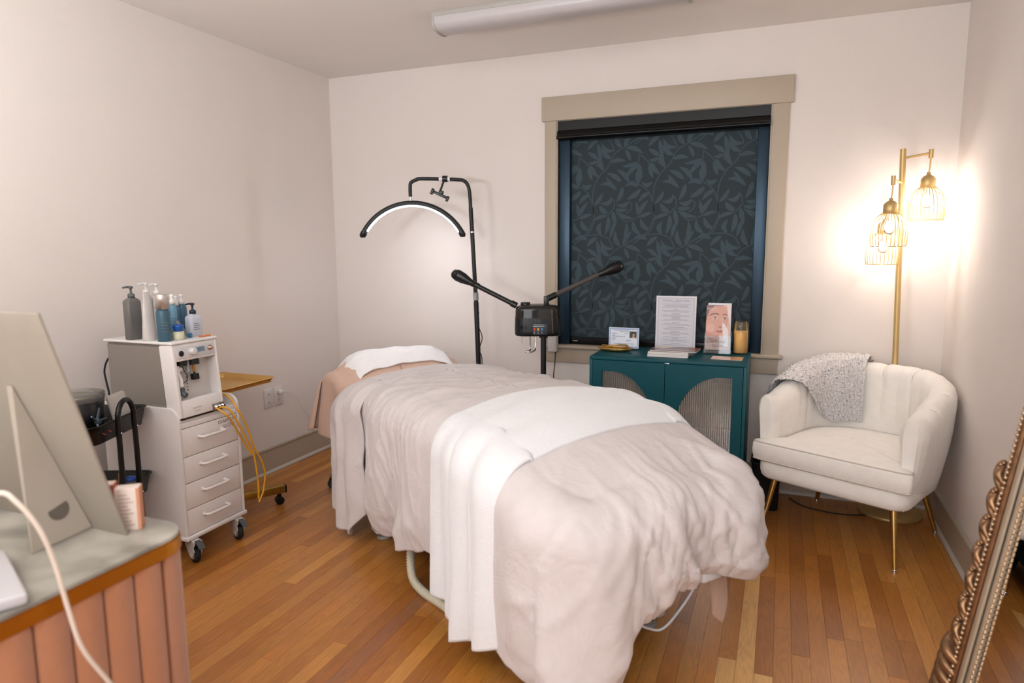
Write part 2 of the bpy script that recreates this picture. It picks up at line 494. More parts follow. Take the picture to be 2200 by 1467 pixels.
# vines: one repeat measured on the cloth, 730 x 1155 units
LV = [(560,170,385,60,34,.1),(655,180,500,25,34,.15),(465,250,370,105,26,.05),(510,270,300,190,32,.25),(580,225,505,410,34,-.1),(765,235,600,225,34,.35),
(795,260,625,380,36,-.1),(905,305,770,415,32,.15),(780,185,750,40,28,0),(930,190,800,180,32,-.4),(230,440,335,290,30,.1),(455,350,310,412,34,-.35),
(400,540,295,435,38,-.15),(660,405,505,430,32,-.3),(490,495,650,492,28,.1),(510,535,710,600,32,.1),(460,510,500,700,34,0),(410,570,370,790,36,-.1),
(395,560,200,630,28,.1),(480,650,430,840,30,0),(320,795,330,635,36,-.35),(770,570,740,410,28,.05),(775,565,885,390,32,-.1),(780,590,935,540,28,-.05),
(605,820,625,645,30,.15),(795,790,710,625,36,-.25),(895,740,795,605,36,-.2),(555,935,500,745,36,-.2),(590,920,695,750,34,-.1),(470,960,310,850,32,-.35),
(435,1050,320,915,36,-.2),(345,1190,320,970,40,-.25),(270,820,145,935,34,.1),(300,1040,265,860,34,.05),(275,1050,145,960,34,.05),(270,1070,150,1090,26,-.1),
(430,1090,610,1085,32,-.15),(665,1080,600,945,28,.05),(612,925,815,1005,34,-.1),(880,850,715,850,36,.3),(765,1110,560,1150,28,-.05),(762,1130,610,1285,32,.1),
(763,1120,805,1300,36,.05),(765,1360,735,1215,28,0),(175,1110,285,1260,34,.12),(160,1130,205,1300,32,.05)]
SV = [[(300,80),(235,200),(210,330),(215,440),(230,560),(225,640),(165,775),(40,860),(-20,900)],
 [(300,1235),(400,1140),(470,1000),(580,930),(720,850),(860,780),(940,640)],
 [(160,795),(290,790),(400,830),(450,900),(470,960)],[(480,470),(410,550),(395,562)],[(500,520),(620,635),(740,600),(790,570)],
 [(655,180),(780,210),(880,290),(930,400),(955,540)],[(770,1010),(765,1110)],[(780,1020),(860,1090),(890,1130)],[(310,1050),(250,1130)],
 [(430,340),(470,380),(478,440),(480,470)],[(640,400),(690,440),(670,510),(620,540)]]
b = MB()
UX, UZ = 0.358 / 730, 0.566 / 1155
yq = [0]
def inside(x, z): return 1.692 < x < 2.735 and 0.824 < z < 1.99
def put(poly, ox, oz, yl=0.0450):
    Q = [(ox + px * UX, oz - pz * UZ) for px, pz in poly]
    if all(inside(*q) for q in Q):
        b.add([(x, yl, z) for x, z in Q], [tuple(range(len(Q)))])
    elif any(inside(*q) for q in Q):
        Q = [(min(max(x, 1.692), 2.735), min(max(z, 0.824), 1.99)) for x, z in Q]
        b.add([(x, yl, z) for x, z in Q], [tuple(range(len(Q)))])
for ti in range(-2, 5):
    for tj in range(-2, 3):
        ox = 2.10 - 0.025 + ti * 730 * UX + tj * 0.0; oz = 1.792 + 0.035 - tj * 1155 * UZ
        yl = 0.0452
        for (x0, y0, x1, y1, w_, bd) in LV:
            d = Vector((x1 - x0, y1 - y0)); n_ = Vector((-d.y, d.x)); n_.normalize(); Ld = d.length; w_ *= .80
            up = []; dn = []
            for k in range(9):
                t = k / 8; c0 = Vector((x0, y0)) + d * t + n_ * (bd * Ld * 0.7 * sin(pi * t))
                hw = w_ * (sin(pi * t ** 0.8) ** 0.75 if 0 < t < 1 else 0.0)
                up.append(c0 + n_ * hw); dn.append(c0 - n_ * hw)
            for k in range(8):
                put([(up[k].x, up[k].y), (up[k + 1].x, up[k + 1].y), (dn[k + 1].x, dn[k + 1].y), (dn[k].x, dn[k].y)], ox, oz, yl)
            yl -= 0.000004
        for pl in SV:
            S = smooth_path([(p[0], p[1], 0) for p in pl], 4)
            for k in range(len(S) - 1):
                d = (S[k + 1] - S[k]); n_ = Vector((-d.y, d.x, 0)).normalized() * 6
                q = [S[k] + n_, S[k + 1] + n_, S[k + 1] - n_, S[k] - n_]
                put([(v.x, v.y) for v in q], ox, oz)
obj('leaf_pattern', b, leafM, blind)

# ------------------------------------------------------------------ ceiling light (off)
cl = thing('ceiling_light', 'long white wraparound ceiling light, switched off', 'ceiling light', (1.86, -0.785, 2.5))
obj('housing', MB().box((1.25, -0.866, 2.478), (2.47, -0.704, 2.5), 0.002), mat('fixture_white', '#aeaaa4', 0.5), cl)
P = []
for x in (1.262, 2.458):
    P.append([Vector((x, -0.785 + 0.078 * cos(a) * (abs(cos(a)) ** -0.35 if abs(cos(a)) > .01 else 1), 2.480 - 0.062 * sin(a) ** 0.7)) for a in [pi * k / 12 for k in range(13)]])
obj('diffuser', MB().grid(P), mat('acrylic_diffuser', '#bcb6b6', 0.35, var=0.02, bump=0.1), cl)
for x in (1.250, 2.458):
    pl = [(-0.785 + 0.080 * cos(a) * (abs(cos(a)) ** -0.35 if abs(cos(a)) > .01 else 1), 2.480 - 0.066 * max(sin(a), 0) ** 0.7) for a in [pi * k / 12 for k in range(13)]]
    bb = MB(); M = Matrix(((0, 0, 1, 0), (1, 0, 0, 0), (0, 1, 0, 0), (0, 0, 0, 1)))
    bb.prism(pl, x, x + 0.012, M=M)
    obj('end_cap', bb, mat('fixture_white', '#aeaaa4', 0.5), cl)

# ------------------------------------------------------------------ teal cabinet
tealM = mat('teal_lacquer', '#0d4c56', 0.42, spec=0.3, var=0.05, vscale=8, bump=0.05, bscale=150)
cab = thing('cabinet', 'teal display cabinet with two arched fluted-glass doors under the window', 'cabinet', (2.36, -0.335, 0))
X0, X1, Y0, Y1, ZB, ZT = 1.968, 2.752, -0.535, -0.115, 0.09, 0.800
t = 0.016
obj('top_panel', MB().box((X0, Y0, ZT - t), (X1, Y1, ZT), 0.0015), tealM, cab)
obj('bottom_panel', MB().box((X0 + t, Y0, ZB), (X1 - t, Y1, ZB + t), 0.0015), tealM, cab)
obj('side_panel', MB().box((X0, Y0, ZB), (X0 + t, Y1, ZT - t), 0.0015), tealM, cab)
obj('side_panel', MB().box((X1 - t, Y0, ZB), (X1, Y1, ZT - t), 0.0015), tealM, cab)
obj('back_panel', MB().box((X0 + t, Y1 - 0.006, ZB + t), (X1 - t, Y1, ZT - t)), tealM, cab)
obj('shelf', MB().box((X0 + t, Y0 + 0.05, 0.425), (X1 - t, Y1 - 0.006, 0.441)), tealM, cab)
for lx in (X0 + 0.03, X1 - 0.06):
    for ly in (Y0 + 0.03, Y1 - 0.06):
        obj('leg', MB().box((lx, ly, 0), (lx + 0.03, ly + 0.03, ZB)), blackMatM, cab)
fluteM = glassy('fluted_glass', '#f3f8f6', 0.95, 0.14, 1.95)
mid = (X0 + X1) / 2
def cab_door(x0, x1, hinge_left):
    z0, z1 = ZB + t + 0.002, ZT - t - 0.002
    yf, yb = Y0 - 0.001, Y0 + 0.017
    # opening: straight side near the hinge, quarter-oval arch towards the middle
    m_ = 0.048
    if hinge_left: ax, bx, sgn = x0 + m_, x1 - m_ - 0.002, 1
    else: ax, bx, sgn = x1 - m_, x0 + m_ + 0.002, -1
    zt, zb = z1 - 0.055, z0 + 0.05
    W_ = abs(bx - ax)
    op = [(ax, zb), (ax, zt)]
    N = 14
    for k in range(1, N + 1):
        a = pi / 2 * (1 - k / N)
        op.append((ax + sgn * W_ * (0.18 + 0.82 * cos(a)) if k else ax, zt - 0.285 * (1 - sin(a))))
    op.append((bx, zb))
    outer = []
    # ring mesh: match each opening vertex with a vertex on the outer rectangle
    for (px, pz) in op:
        cx, cz = (ax + bx) / 2, (zt + zb) / 2
        dx, dz = px - cx, pz - cz
        k = min(((x1 - cx) if dx > 0 else (cx - x0)) / max(abs(dx), 1e-6), ((z1 - cz) if dz > 0 else (cz - z0)) / max(abs(dz), 1e-6))
        outer.append((cx + dx * k, cz + dz * k))
    bb = MB(); n_ = len(op)
    # put rectangle corners exactly
    cor = [(x0, z0), (x0, z1), (x1, z1), (x1, z0)]
    used = set()
    for c in cor:
        j = min((i for i in range(n_) if i not in used), key=lambda i: (outer[i][0] - c[0]) ** 2 + (outer[i][1] - c[1]) ** 2)
        outer[j] = c; used.add(j)
    V = [(x, yf, z) for x, z in outer] + [(x, yf, z) for x, z in op] + [(x, yb, z) for x, z in outer] + [(x, yb, z) for x, z in op]
    F = []
    for i in range(n_):
        j = (i + 1) % n_
        F += [(i, j, n_ + j, n_ + i), (2 * n_ + j, 2 * n_ + i, 3 * n_ + i, 3 * n_ + j), (n_ + i, n_ + j, 3 * n_ + j, 3 * n_ + i), (j, i, 2 * n_ + i, 2 * n_ + j)]
    bb.add(V, F)
    d = obj('door', bb, tealM, cab)
    # fluted glass
    gx0, gx1 = min(ax, bx) - 0.004, max(ax, bx) + 0.004
    row = []
    K = 27
    for k in range(K * 6 + 1):
        u_ = k / 6
        row.append((gx0 + (gx1 - gx0) * k / (K * 6), yb + 0.004 - 0.006 * abs(sin(pi * u_))))
    P = [[Vector((x, y, z)) for (x, y) in row] for z in (zb - 0.004, zt + 0.004)]
    gp = MB().grid(P)
    gp.box((gx0, yb + 0.0055, zb - 0.004), (gx1, yb + 0.007, zt + 0.004))
    obj('fluted_glass', gp, fluteM, d)
    return d
cab_door(X0 + t + 0.002, mid - 0.0015, True)
cab_door(mid + 0.0015, X1 - t - 0.002, False)
obj('door_catch', MB().box((mid - 0.002, Y0 - 0.004, ZT - t - 0.004), (mid + 0.022, Y0 + 0.004, ZT - t + 0.001), 0.001), chromeM, cab)
# goods inside
def carton(name, lo, hi, col, label, cat='box', band=None):
    base = ((lo[0] + hi[0]) / 2, (lo[1] + hi[1]) / 2, lo[2])
    r = thing(name, label, cat, base)
    obj('carton', MB().box(lo, hi, 0.0015), mat('card_' + col, col, 0.55, var=0.03), r)
    if band:
        for (z0, z1, c) in band:
            obj('printed_band', MB().box((lo[0] + 0.002, lo[1] - 0.0008, z0), (hi[0] - 0.002, lo[1], z1)), mat('band_' + c, c, 0.55, var=0), r)
    return r
carton('product_box', (2.595, -0.47, 0.4415), (2.725, -0.30, 0.515), '#e6e0dc', 'white box with red stripe on the cabinet shelf behind the right door', band=[(0.452, 0.462, '#c8404a'), (0.480, 0.483, '#9a9a9e'), (0.490, 0.493, '#9a9a9e')])
carton('product_box', (2.57, -0.40, 0.5155), (2.725, -0.22, 0.640), '#d8d4ce', 'tall plain white box standing on the striped box in the cabinet')
carton('product_box', (2.60, -0.46, 0.1065), (2.725, -0.22, 0.385), '#6b2746', 'dark plum box on the cabinet bottom behind the right door')
carton('product_box', (2.42, -0.45, 0.1065), (2.58, -0.22, 0.33), '#3b4a72', 'blue box on the cabinet bottom behind the right door')
carton('product_box', (2.42, -0.44, 0.4415), (2.585, -0.25, 0.545), '#31384e', 'navy box on the cabinet shelf beside the striped white box')
carton('product_box', (2.13, -0.45, 0.4415), (2.21, -0.25, 0.560), '#86b05f', 'green box on the cabinet shelf behind the left door')
carton('product_box', (2.03, -0.45, 0.4415), (2.125, -0.25, 0.545), '#b2506e', 'pink box on the cabinet shelf behind the left door')
carton('product_box', (2.225, -0.42, 0.4415), (2.33, -0.25, 0.60), '#5d6458', 'olive grey box on the cabinet shelf behind the left door')
carton('product_box', (2.03, -0.45, 0.1065), (2.30, -0.22, 0.30), '#7d7a78', 'low grey box on the cabinet bottom behind the left door')

# ------------------------------------------------------------------ things on the cabinet
ZC = 0.8005
clearM = glassy('clear_acrylic', '#f6f9fa', 0.985, 0.03)
# licence in acrylic stand
def upright(x0, x1, z0, z1, y, lean=0.12):
    """matrix of a leaning sheet: local x right, y up, origin bottom left, z towards the viewer"""
    return frame((x0, y, z0), (1, 0, 0), (0, lean, 1))
lic = thing('licence_card', 'small framed certificate with blue border and portrait photo, left end of the cabinet top', 'certificate', (2.07, -0.20, ZC))
M = upright(1.990, 2.165, ZC, 0.935, -0.21, 0.10)
Wl, Hl = 0.172, 0.118
obj('acrylic_stand', MB().box((0, 0, -0.002), (Wl, Hl, 0.0), M=M).box((0, 0, -0.002), (Wl, 0.003, 0.05), M=M), clearM, lic)
pr = obj('card', MB().box((0.001, 0.002, 0.0002), (Wl - 0.001, Hl - 0.001, 0.001), M=M), mat('licence_paper', '#dfe6f2', 0.5, var=0.02), lic)
b = MB()
for (a, c) in (((0.004, 0.004), (Wl - 0.004, 0.013)), ((0.004, Hl - 0.013), (Wl - 0.004, Hl - 0.004)), ((0.004, 0.013), (0.011, Hl - 0.013)), ((Wl - 0.011, 0.013), (Wl - 0.004, Hl - 0.013))):
    b.box((a[0], a[1], 0.001), (c[0], c[1], 0.0013), M=M)
obj('border', b, mat('guilloche_blue', '#a9bbdf', 0.6, var=0.25, vscale=260), pr)
b = MB()
for (x, y, l_) in ((0.03, .101, .085), (.06, .094, .055), (.018, .083, .03), (.09, .083, .022), (.018, .077, .02), (.018, .066, .075), (.018, .059, .02), (.018, .052, .022), (.018, .045, .018), (.10, .045, .026), (.10, .040, .018), (.03, .026, .115), (.05, .022, .06), (.02, .070, .016)):
    b.box((x, y, 0.001), (x + l_, y + 0.0016, 0.0014), M=M)
obj('print_lines', b, inkM, pr)
ph = obj('photo', MB().box((0.118, 0.060, 0.001), (0.158, 0.097, 0.0015), M=M), mat('photo_green', '#3a473c', 0.5, var=0.2, vscale=90), pr)
b = MB(); b.prism([(0.140 + 0.0075 * cos(a), 0.080 + 0.010 * sin(a)) for a in [2 * pi * k / 16 for k in range(16)]], 0.0015, 0.0018, M=M)
b.prism([(0.130, 0.060), (0.152, 0.060), (0.148, 0.068), (0.140, 0.071), (0.133, 0.067)], 0.0015, 0.0018, M=M)
obj('portrait', b, mat('portrait_skin', '#c79c86', 0.6, var=0.1), lic)
b = MB(); b.prism([(0.133, 0.077), (0.133, 0.090), (0.140, 0.094), (0.147, 0.089), (0.1455, 0.083), (0.140, 0.087), (0.1355, 0.083), (0.135, 0.072)], 0.0018, 0.002, M=M)
obj('portrait_hair', b, mat('hair_dark', '#231c1a', 0.7), lic)

# sign FACIAL ADD-ONS
sg = thing('menu_sign', 'tall white price list in a frame headed FACIAL ADD-ONS, middle of the cabinet', 'sign', (2.355, -0.19, ZC))
M = upright(2.252, 0, ZC, 0, -0.21, 0.06); Ws, Hs = 0.215, 0.300
obj('white_frame', MB().box((0, 0, -0.006), (Ws, Hs, 0), 0.001, M=M), mat('frame_white', '#e2dde2', 0.4), sg)
sh = obj('sheet_of_paper', MB().box((0.007, 0.007, 0), (Ws - 0.007, Hs - 0.007, 0.0008), M=M), mat('sign_paper', '#cfced6', 0.45, var=0.02), sg)
b = MB()
for (a, c) in (((0.012, 0.012), (Ws - 0.012, 0.0128)), ((0.012, Hs - 0.0128), (Ws - 0.012, Hs - 0.012)), ((0.012, 0.012), (0.0128, Hs - 0.012)), ((Ws - 0.0128, 0.012), (Ws - 0.012, Hs - 0.012))):
    b.box((a[0], a[1], 0.0008), (c[0], c[1], 0.001), M=M)
yy = Hs - 0.045; rr = random.Random(3)
b.box((Ws / 2 - 0.022, Hs - 0.037, 0.0008), (Ws / 2 + 0.022, Hs - 0.036, 0.0011), M=M)
pat = [.150, .120, .13, .15, 0, .028, .150, .13, 0, .045, .14, .15, .05, .045, .13, .15, 0, .04, .13, .15, 0, .09, .14, .12, 0, .05, .14, .15, .05, 0, .13, .04, .15, .12, .15, 0, .05, .13]
for k, l_ in enumerate(pat):
    if l_ > 0:
        b.box((Ws / 2 - l_ / 2, yy, 0.0008), (Ws / 2 + l_ / 2, yy + (0.0019 if l_ < .1 else 0.0013), 0.0011), M=M)
    yy -= 0.0060
    if yy < 0.025: break
obj('print_lines', b, mat('grey_ink', '#77777f', 0.8, var=0), sh)
text('lettering', 'FACIAL ADD-ONS', 0.0165, mat('grey_ink2', '#8c8c94', 0.8, var=0), sh, M @ Matrix.Translation((Ws / 2, Hs - 0.026, 0.0011)))
text('lettering', 'MEN', 0.012, mat('grey_ink2', '#8c8c94', 0.8, var=0), sh, M @ Matrix.Translation((Ws / 2, 0.019, 0.0011)))

# booklet in clear holder with woman's face
bk = thing('brochure_holder', 'clear holder of brochures with a woman\'s face and DIAMOND GLOW, beside the amber candle', 'brochure holder', (2.590, -0.21, ZC))
M = upright(2.522, 0, ZC + 0.02, 0, -0.235, 0.10); Wb, Hb = 0.126, 0.245
obj('acrylic_holder', MB().box((-0.004, -0.018, -0.02), (Wb + 0.004, -0.015, 0.03), M=M).box((-0.004, -0.018, 0.006), (Wb + 0.004, 0.075, 0.008), M=M)
    .box((-0.006, -0.018, -0.02), (-0.004, 0.085, 0.008), M=M).box((Wb + 0.004, -0.018, -0.02), (Wb + 0.006, 0.085, 0.008), M=M).box((-0.004, -0.018, -0.022), (Wb + 0.004, 0.10, -0.02), M=M), clearM, bk)
bb_ = obj('brochure_stack', MB().box((0.008, 0.0, -0.018), (Wb, Hb + 0.004, -0.002), M=M), paperM, bk)
def flat(name, poly, z, col, parent, rough=0.4, var=0.05, vs=25):
    return obj(name, MB().prism([(x * Wb, y * Hb) for x, y in poly], z, z + 0.0003, M=M), mat('print_' + col, col, rough, var=var, vscale=vs), parent)
flat('cover', [(0.0, 0), (0.98, 0), (0.98, 0.97), (0.0, 0.97)], -0.0016, '#e3b9ae', bb_)
flat('printed_hair', [(0, 0.97), (0, 0.55), (0.04, 0.72), (0.13, 0.86), (0.33, 0.95), (0.62, 0.955), (0.83, 0.97)], -0.0013, '#8e6a5f', bb_)
flat('printed_face', [(0.0, 0.60), (0.05, 0.74), (0.15, 0.87), (0.35, 0.945), (0.60, 0.95), (0.80, 0.93), (0.88, 0.80), (0.90, 0.66), (0.86, 0.52), (0.74, 0.40), (0.60, 0.335), (0.40, 0.32), (0.18, 0.36), (0.0, 0.40)], -0.0010, '#d9a391', bb_)
flat('printed_cheek', [(0.02, 0.46), (0.10, 0.56), (0.26, 0.57), (0.36, 0.50), (0.32, 0.41), (0.14, 0.39)], -0.0007, '#e2b3a4', bb_)
flat('printed_neck', [(0.0, 0.30), (0.0, 0.40), (0.18, 0.36), (0.40, 0.32), (0.56, 0.33), (0.52, 0.2), (0.3, 0.16)], -0.0007, '#cf9686', bb_)
flat('printed_brow', [(0.12, 0.735), (0.22, 0.785), (0.40, 0.80), (0.52, 0.775), (0.52, 0.762), (0.38, 0.778), (0.22, 0.765), (0.13, 0.725)], -0.0004, '#5f4238', bb_)
flat('printed_brow', [(0.66, 0.765), (0.76, 0.79), (0.84, 0.765), (0.84, 0.752), (0.76, 0.772), (0.67, 0.752)], -0.0004, '#5f4238', bb_)
for (ex, ey, ew) in ((0.36, 0.690, 0.11), (0.755, 0.680, 0.09)):
    flat('printed_eye', [(ex - ew, ey - 0.004), (ex - ew * .5, ey + 0.016), (ex, ey + 0.022), (ex + ew * .6, ey + 0.016), (ex + ew, ey - 0.002), (ex + ew * .4, ey - 0.014), (ex - ew * .5, ey - 0.014)], -0.0004, '#e9ddda', bb_)
    flat('printed_iris', [(ex + 0.035 * cos(a), ey + 0.018 * sin(a)) for a in [2 * pi * k / 10 for k in range(10)]], -0.0001, '#4b5560', bb_)
    flat('printed_lash', [(ex - ew, ey), (ex - ew * .5, ey + 0.022), (ex, ey + 0.029), (ex + ew * .6, ey + 0.022), (ex + ew, ey), (ex + ew * .6, ey + 0.014), (ex, ey + 0.020), (ex - ew * .5, ey + 0.014)], 0.0001, '#3b2a26', bb_)
flat('printed_nose', [(0.50, 0.505), (0.56, 0.520), (0.66, 0.500), (0.72, 0.515), (0.70, 0.49), (0.60, 0.482), (0.53, 0.488)], -0.0004, '#b67a68', bb_)
flat('printed_nose_side', [(0.60, 0.70), (0.625, 0.70), (0.685, 0.55), (0.665, 0.53)], -0.0005, '#e6b9aa', bb_)
flat('printed_lips', [(0.40, 0.405), (0.50, 0.425), (0.57, 0.418), (0.66, 0.425), (0.72, 0.41), (0.62, 0.378), (0.50, 0.380)], -0.0004, '#b56a66', bb_)
flat('printed_veil', [(0.68, 0.60), (0.80, 0.54), (0.92, 0.42), (0.93, 0.08), (0.72, 0.08), (0.72, 0.30), (0.66, 0.50)], 0.0002, '#efe2df', bb_)
flat('printed_veil', [(0.82, 0.97), (0.98, 0.97), (0.98, 0.55), (0.90, 0.70)], -0.0006, '#ead6d0', bb_)
wl = mat('white_lettering', '#f6efee', 0.5, var=0); dkl = mat('dark_lettering', '#2c2c34', 0.5, var=0)
text('lettering', 'instant glow', 0.0185, wl, bb_, M @ Matrix.Translation((Wb * 0.36, Hb * 0.285, 0.0008)), shear=0.25)
text('lettering', 'Behold:', 0.0085, dkl, bb_, M @ Matrix.Translation((Wb * 0.19, Hb * 0.235, 0.0008)))
text('lettering', 'DIAMOND', 0.0190, dkl, bb_, M @ Matrix.Translation((Wb * 0.44, Hb * 0.175, 0.0008)))
text('lettering', 'GLOW', 0.0190, dkl, bb_, M @ Matrix.Translation((Wb * 0.52, Hb * 0.085, 0.0008)))
text('lettering', 'DIAMOND', 0.0095, wl, bb_, M @ Matrix.Translation((Wb * 0.22, Hb * 0.90, 0.0008)))
text('lettering', 'GLOW', 0.0080, wl, bb_, M @ Matrix.Translation((Wb * 0.20, Hb * 0.865, 0.0008)))

# candle in amber ribbed glass
cn = thing('candle_jar', 'candle in a tall ribbed amber glass at the right end of the cabinet top', 'candle', (2.700, -0.20, ZC))
seg = 40
prof = [(0.030, 0.0), (0.036, 0.002), (0.038, 0.008), (0.038, 0.168), (0.0370, 0.171)]
V = []; F = []
for r_, z in prof:
    for k in range(seg):
        a = 2 * pi * k / seg; r2 = r_ - (0.0012 if k % 2 else 0)
        V.append((2.700 + r2 * cos(a), -0.20 + r2 * sin(a), ZC + z))
for i in range(len(prof) - 1):
    for k in range(seg):
        F.append((i * seg + k, i * seg + (k + 1) % seg, (i + 1) * seg + (k + 1) % seg, (i + 1) * seg + k))
obj('amber_glass', MB().add(V, F, True), glassy('amber_glass', '#fdefd2', 0.96, 0.04), cn)
obj('wax', MB().lathe([(0, 0.008), (0.0358, 0.008), (0.0358, 0.118), (0.032, 0.121), (0, 0.120)], (2.700, -0.20, ZC)), mat('wax', '#f5d6a4', 0.55, var=0.02), cn)
obj('wick', MB().cyl((2.70, -0.20, ZC + 0.12), (2.701, -0.20, ZC + 0.13), 0.001), mat('wick', '#222222', 0.9), cn)

# gold tray, left
gt = thing('gold_trinket_tray', 'scalloped gold trinket tray on the cabinet in front of the certificate', 'tray', (2.055, -0.325, ZC))
def scal(r0, z0, r1, z1, n_=72, lob=9, am=0.06):
    P = []
    for k in range(n_):
        a = 2 * pi * k / n_; m = 1 + am * abs(sin(lob * a / 2)) - am * 0.5
        P.append([Vector((2.055 + r_ * m * 1.32 * cos(a), -0.325 + r_ * m * 0.62 * sin(a), ZC + z)) for r_, z in ((0.0001, 0.004), (r0, 0.004), (r0 * 1.04, z0), (r1, z1), (r1 * 1.04, z1 - 0.002), (r1, z1 - 0.008), (r0 * 0.98, 0.0), (0.0001, 0.0))])
    return P
obj('dish', MB().grid(scal(0.055, 0.008, 0.066, 0.016), closed_u=True), goldM, gt)
pts = [(2.055 + 0.068 * 1.3 * (1 + .05 * abs(sin(4.5 * a))) * cos(a), -0.325 + 0.068 * 0.62 * (1 + .05 * abs(sin(4.5 * a))) * sin(a), ZC + 0.017) for a in [2 * pi * k / 72 for k in range(73)]]
obj('rim', MB().tube(pts, 0.0045, 8), goldM, gt)
pts = [(2.050 + 0.055 * 1.3 * cos(a), -0.300 + 0.040 * 0.6 * sin(a), ZC + 0.026 + 0.003 * sin(2 * a)) for a in [2 * pi * k / 48 for k in range(49)]]
solo('gold_bangle', MB().tube(pts, 0.004, 8), goldM, 'thin gold ring lying in the scalloped gold tray', 'bracelet', base=(2.05, -0.30, ZC))

# magazines
def mag(name, c, w_, h_, z, th, rot, label, cover, extra=None):
    r = thing(name, label, 'magazine', (c[0], c[1], z), rot)
    Mr = Matrix.Translation((c[0], c[1], z)) @ Matrix.Rotation(rot, 4, 'Z')
    obj('pages', MB().box((-w_ / 2, -h_ / 2, 0), (w_ / 2, h_ / 2, th - 0.0012), M=Mr), mat('page_edges', '#dedad6', 0.7, var=0.1, vscale=400, stretch=(0.05, 0.05, 6)), r)
    cv = obj('cover', MB().box((-w_ / 2 - .001, -h_ / 2 - .001, th - 0.0012), (w_ / 2 + .001, h_ / 2 + .001, th), M=Mr), mat('cover_' + cover, cover, 0.3, var=0.25, vscale=9, coat=0.4), r)
    return r, cv, Mr
mag('magazine', (2.355, -0.370), 0.205, 0.150, ZC, 0.014, 0.02, 'lowest magazine of the stack in front of the menu sign', '#c9b3ab')
mag('magazine', (2.358, -0.368), 0.205, 0.150, ZC + 0.0143, 0.013, 0.0, 'middle magazine of the stack in front of the menu sign', '#8d7a76')
r_, cv_, Mr_ = mag('magazine', (2.385, -0.355), 0.235, 0.155, ZC + 0.0276, 0.005, -0.05, 'top magazine with a mauve photo cover and white script on the stack', '#7b6461')
text('lettering', 'beautiful confidence', 0.017, wl, cv_, Mr_ @ Matrix.Translation((0.0, -0.035, 0.0052)), shear=0.2)
obj('printed_shape', MB().prism([(-0.117, 0.077), (-0.117, 0.02), (-0.06, 0.0), (-0.03, 0.045), (0.0, 0.077)], 0.005, 0.0053, M=Mr_), mat('print_pale', '#d8c3bc', 0.35, var=0.1), cv_)
obj('printed_shape', MB().prism([(0.117, 0.077), (0.117, -0.05), (0.07, -0.01), (0.05, 0.077)], 0.005, 0.0053, M=Mr_), mat('print_brown', '#7f4638', 0.35, var=0.2), cv_)
r_, cv_, Mr_ = mag('leaflet', (2.648, -0.385), 0.150, 0.095, ZC, 0.003, -0.03, 'flat peach leaflet lying in front of the amber candle', '#d9a888')
obj('printed_shape', MB().prism([(-0.075, 0.047), (-0.075, -0.047), (-0.045, -0.03), (-0.035, 0.047)], 0.003, 0.0033, M=Mr_), mat('print_pink', '#e3c3bb', 0.35, var=0.1), cv_)

# white adapter box hanging by the casing, cord
ad = thing('plug_adapter', 'frosted white adapter box with dark cord on the left window casing', 'adapter', (1.605, -0.05, 0.735))
obj('case', MB().box((1.578, -0.075, 0.735), (1.632, -0.022, 0.842), 0.008), mat('frosted_white', '#d9d3d3', 0.4, var=0.02), ad)
obj('pale_mark', MB().box((1.583, -0.0765, 0.795), (1.602, -0.075, 0.800)), mat('soft_white', '#f4f0ee', 0.5), ad)  # small paler strip on the case front
obj('cord', MB().tube(smooth_path([(1.622, -0.05, 0.736), (1.617, -0.05, 0.66), (1.610, -0.05, 0.58), (1.610, -0.05, 0.4), (1.64, -0.06, 0.1), (1.68, -0.10, 0.006)]), 0.003, 8), rubberM, ad)

# outlets on left wall
def outlet(name, y0, y1, z0, z1, label, cat, holes):
    r = thing(name, label, cat, (0, (y0 + y1) / 2, (z0 + z1) / 2))
    obj('face_plate', MB().box((0.0, y0, z0), (0.006, y1, z1), 0.0025), mat('plate_white', '#dcd6d4', 0.4, var=0.01), r)
    for (yy, zz, s_) in holes:
        obj('socket', MB().cyl((0.005, yy, zz), (0.0085, yy, zz), s_, seg=14), mat('plate_white2', '#cfc9c6', 0.4, var=0.01), r)
        obj('slot', MB().box((0.0084, yy - 0.004, zz - 0.002), (0.0088, yy + 0.004, zz + 0.001)), inkM, r)
    return r
ym = -0.735
outlet('cable_plate', -0.773, -0.702, 0.405, 0.520, 'white wall plate with two small jacks, nearer the drawer cart', 'wall plate', [(ym, 0.487, 0.007), (ym, 0.438, 0.007)])
outlet('wall_outlet', -0.684, -0.613, 0.405, 0.520, 'white wall outlet with plugged-in cord', 'outlet', [(-0.648, 0.487, 0.014), (-0.648, 0.438, 0.014)])
cordM = mat('white_cord', '#dad5d2', 0.5, var=0.01)
pc = thing('power_cord', 'thin white cord from the wall outlet down behind the bed', 'cord', (0.03, -0.60, 0.0))
obj('plug', MB().box((0.009, -0.660, 0.476), (0.034, -0.636, 0.500), 0.004), whiteM, pc)
obj('cable', MB().tube(smooth_path([(0.034, -0.648, 0.488), (0.06, -0.61, 0.478), (0.075, -0.56, 0.43), (0.08, -0.50, 0.33), (0.075, -0.44, 0.255), (0.07, -0.37, 0.195), (0.07, -0.30, 0.12), (0.06, -0.24, 0.06), (0.07, -0.17, 0.008), (0.12, -0.10, 0.005), (0.3, -0.12, 0.005), (0.6, -0.3, 0.005)]), 0.0022, 8), cordM, pc)

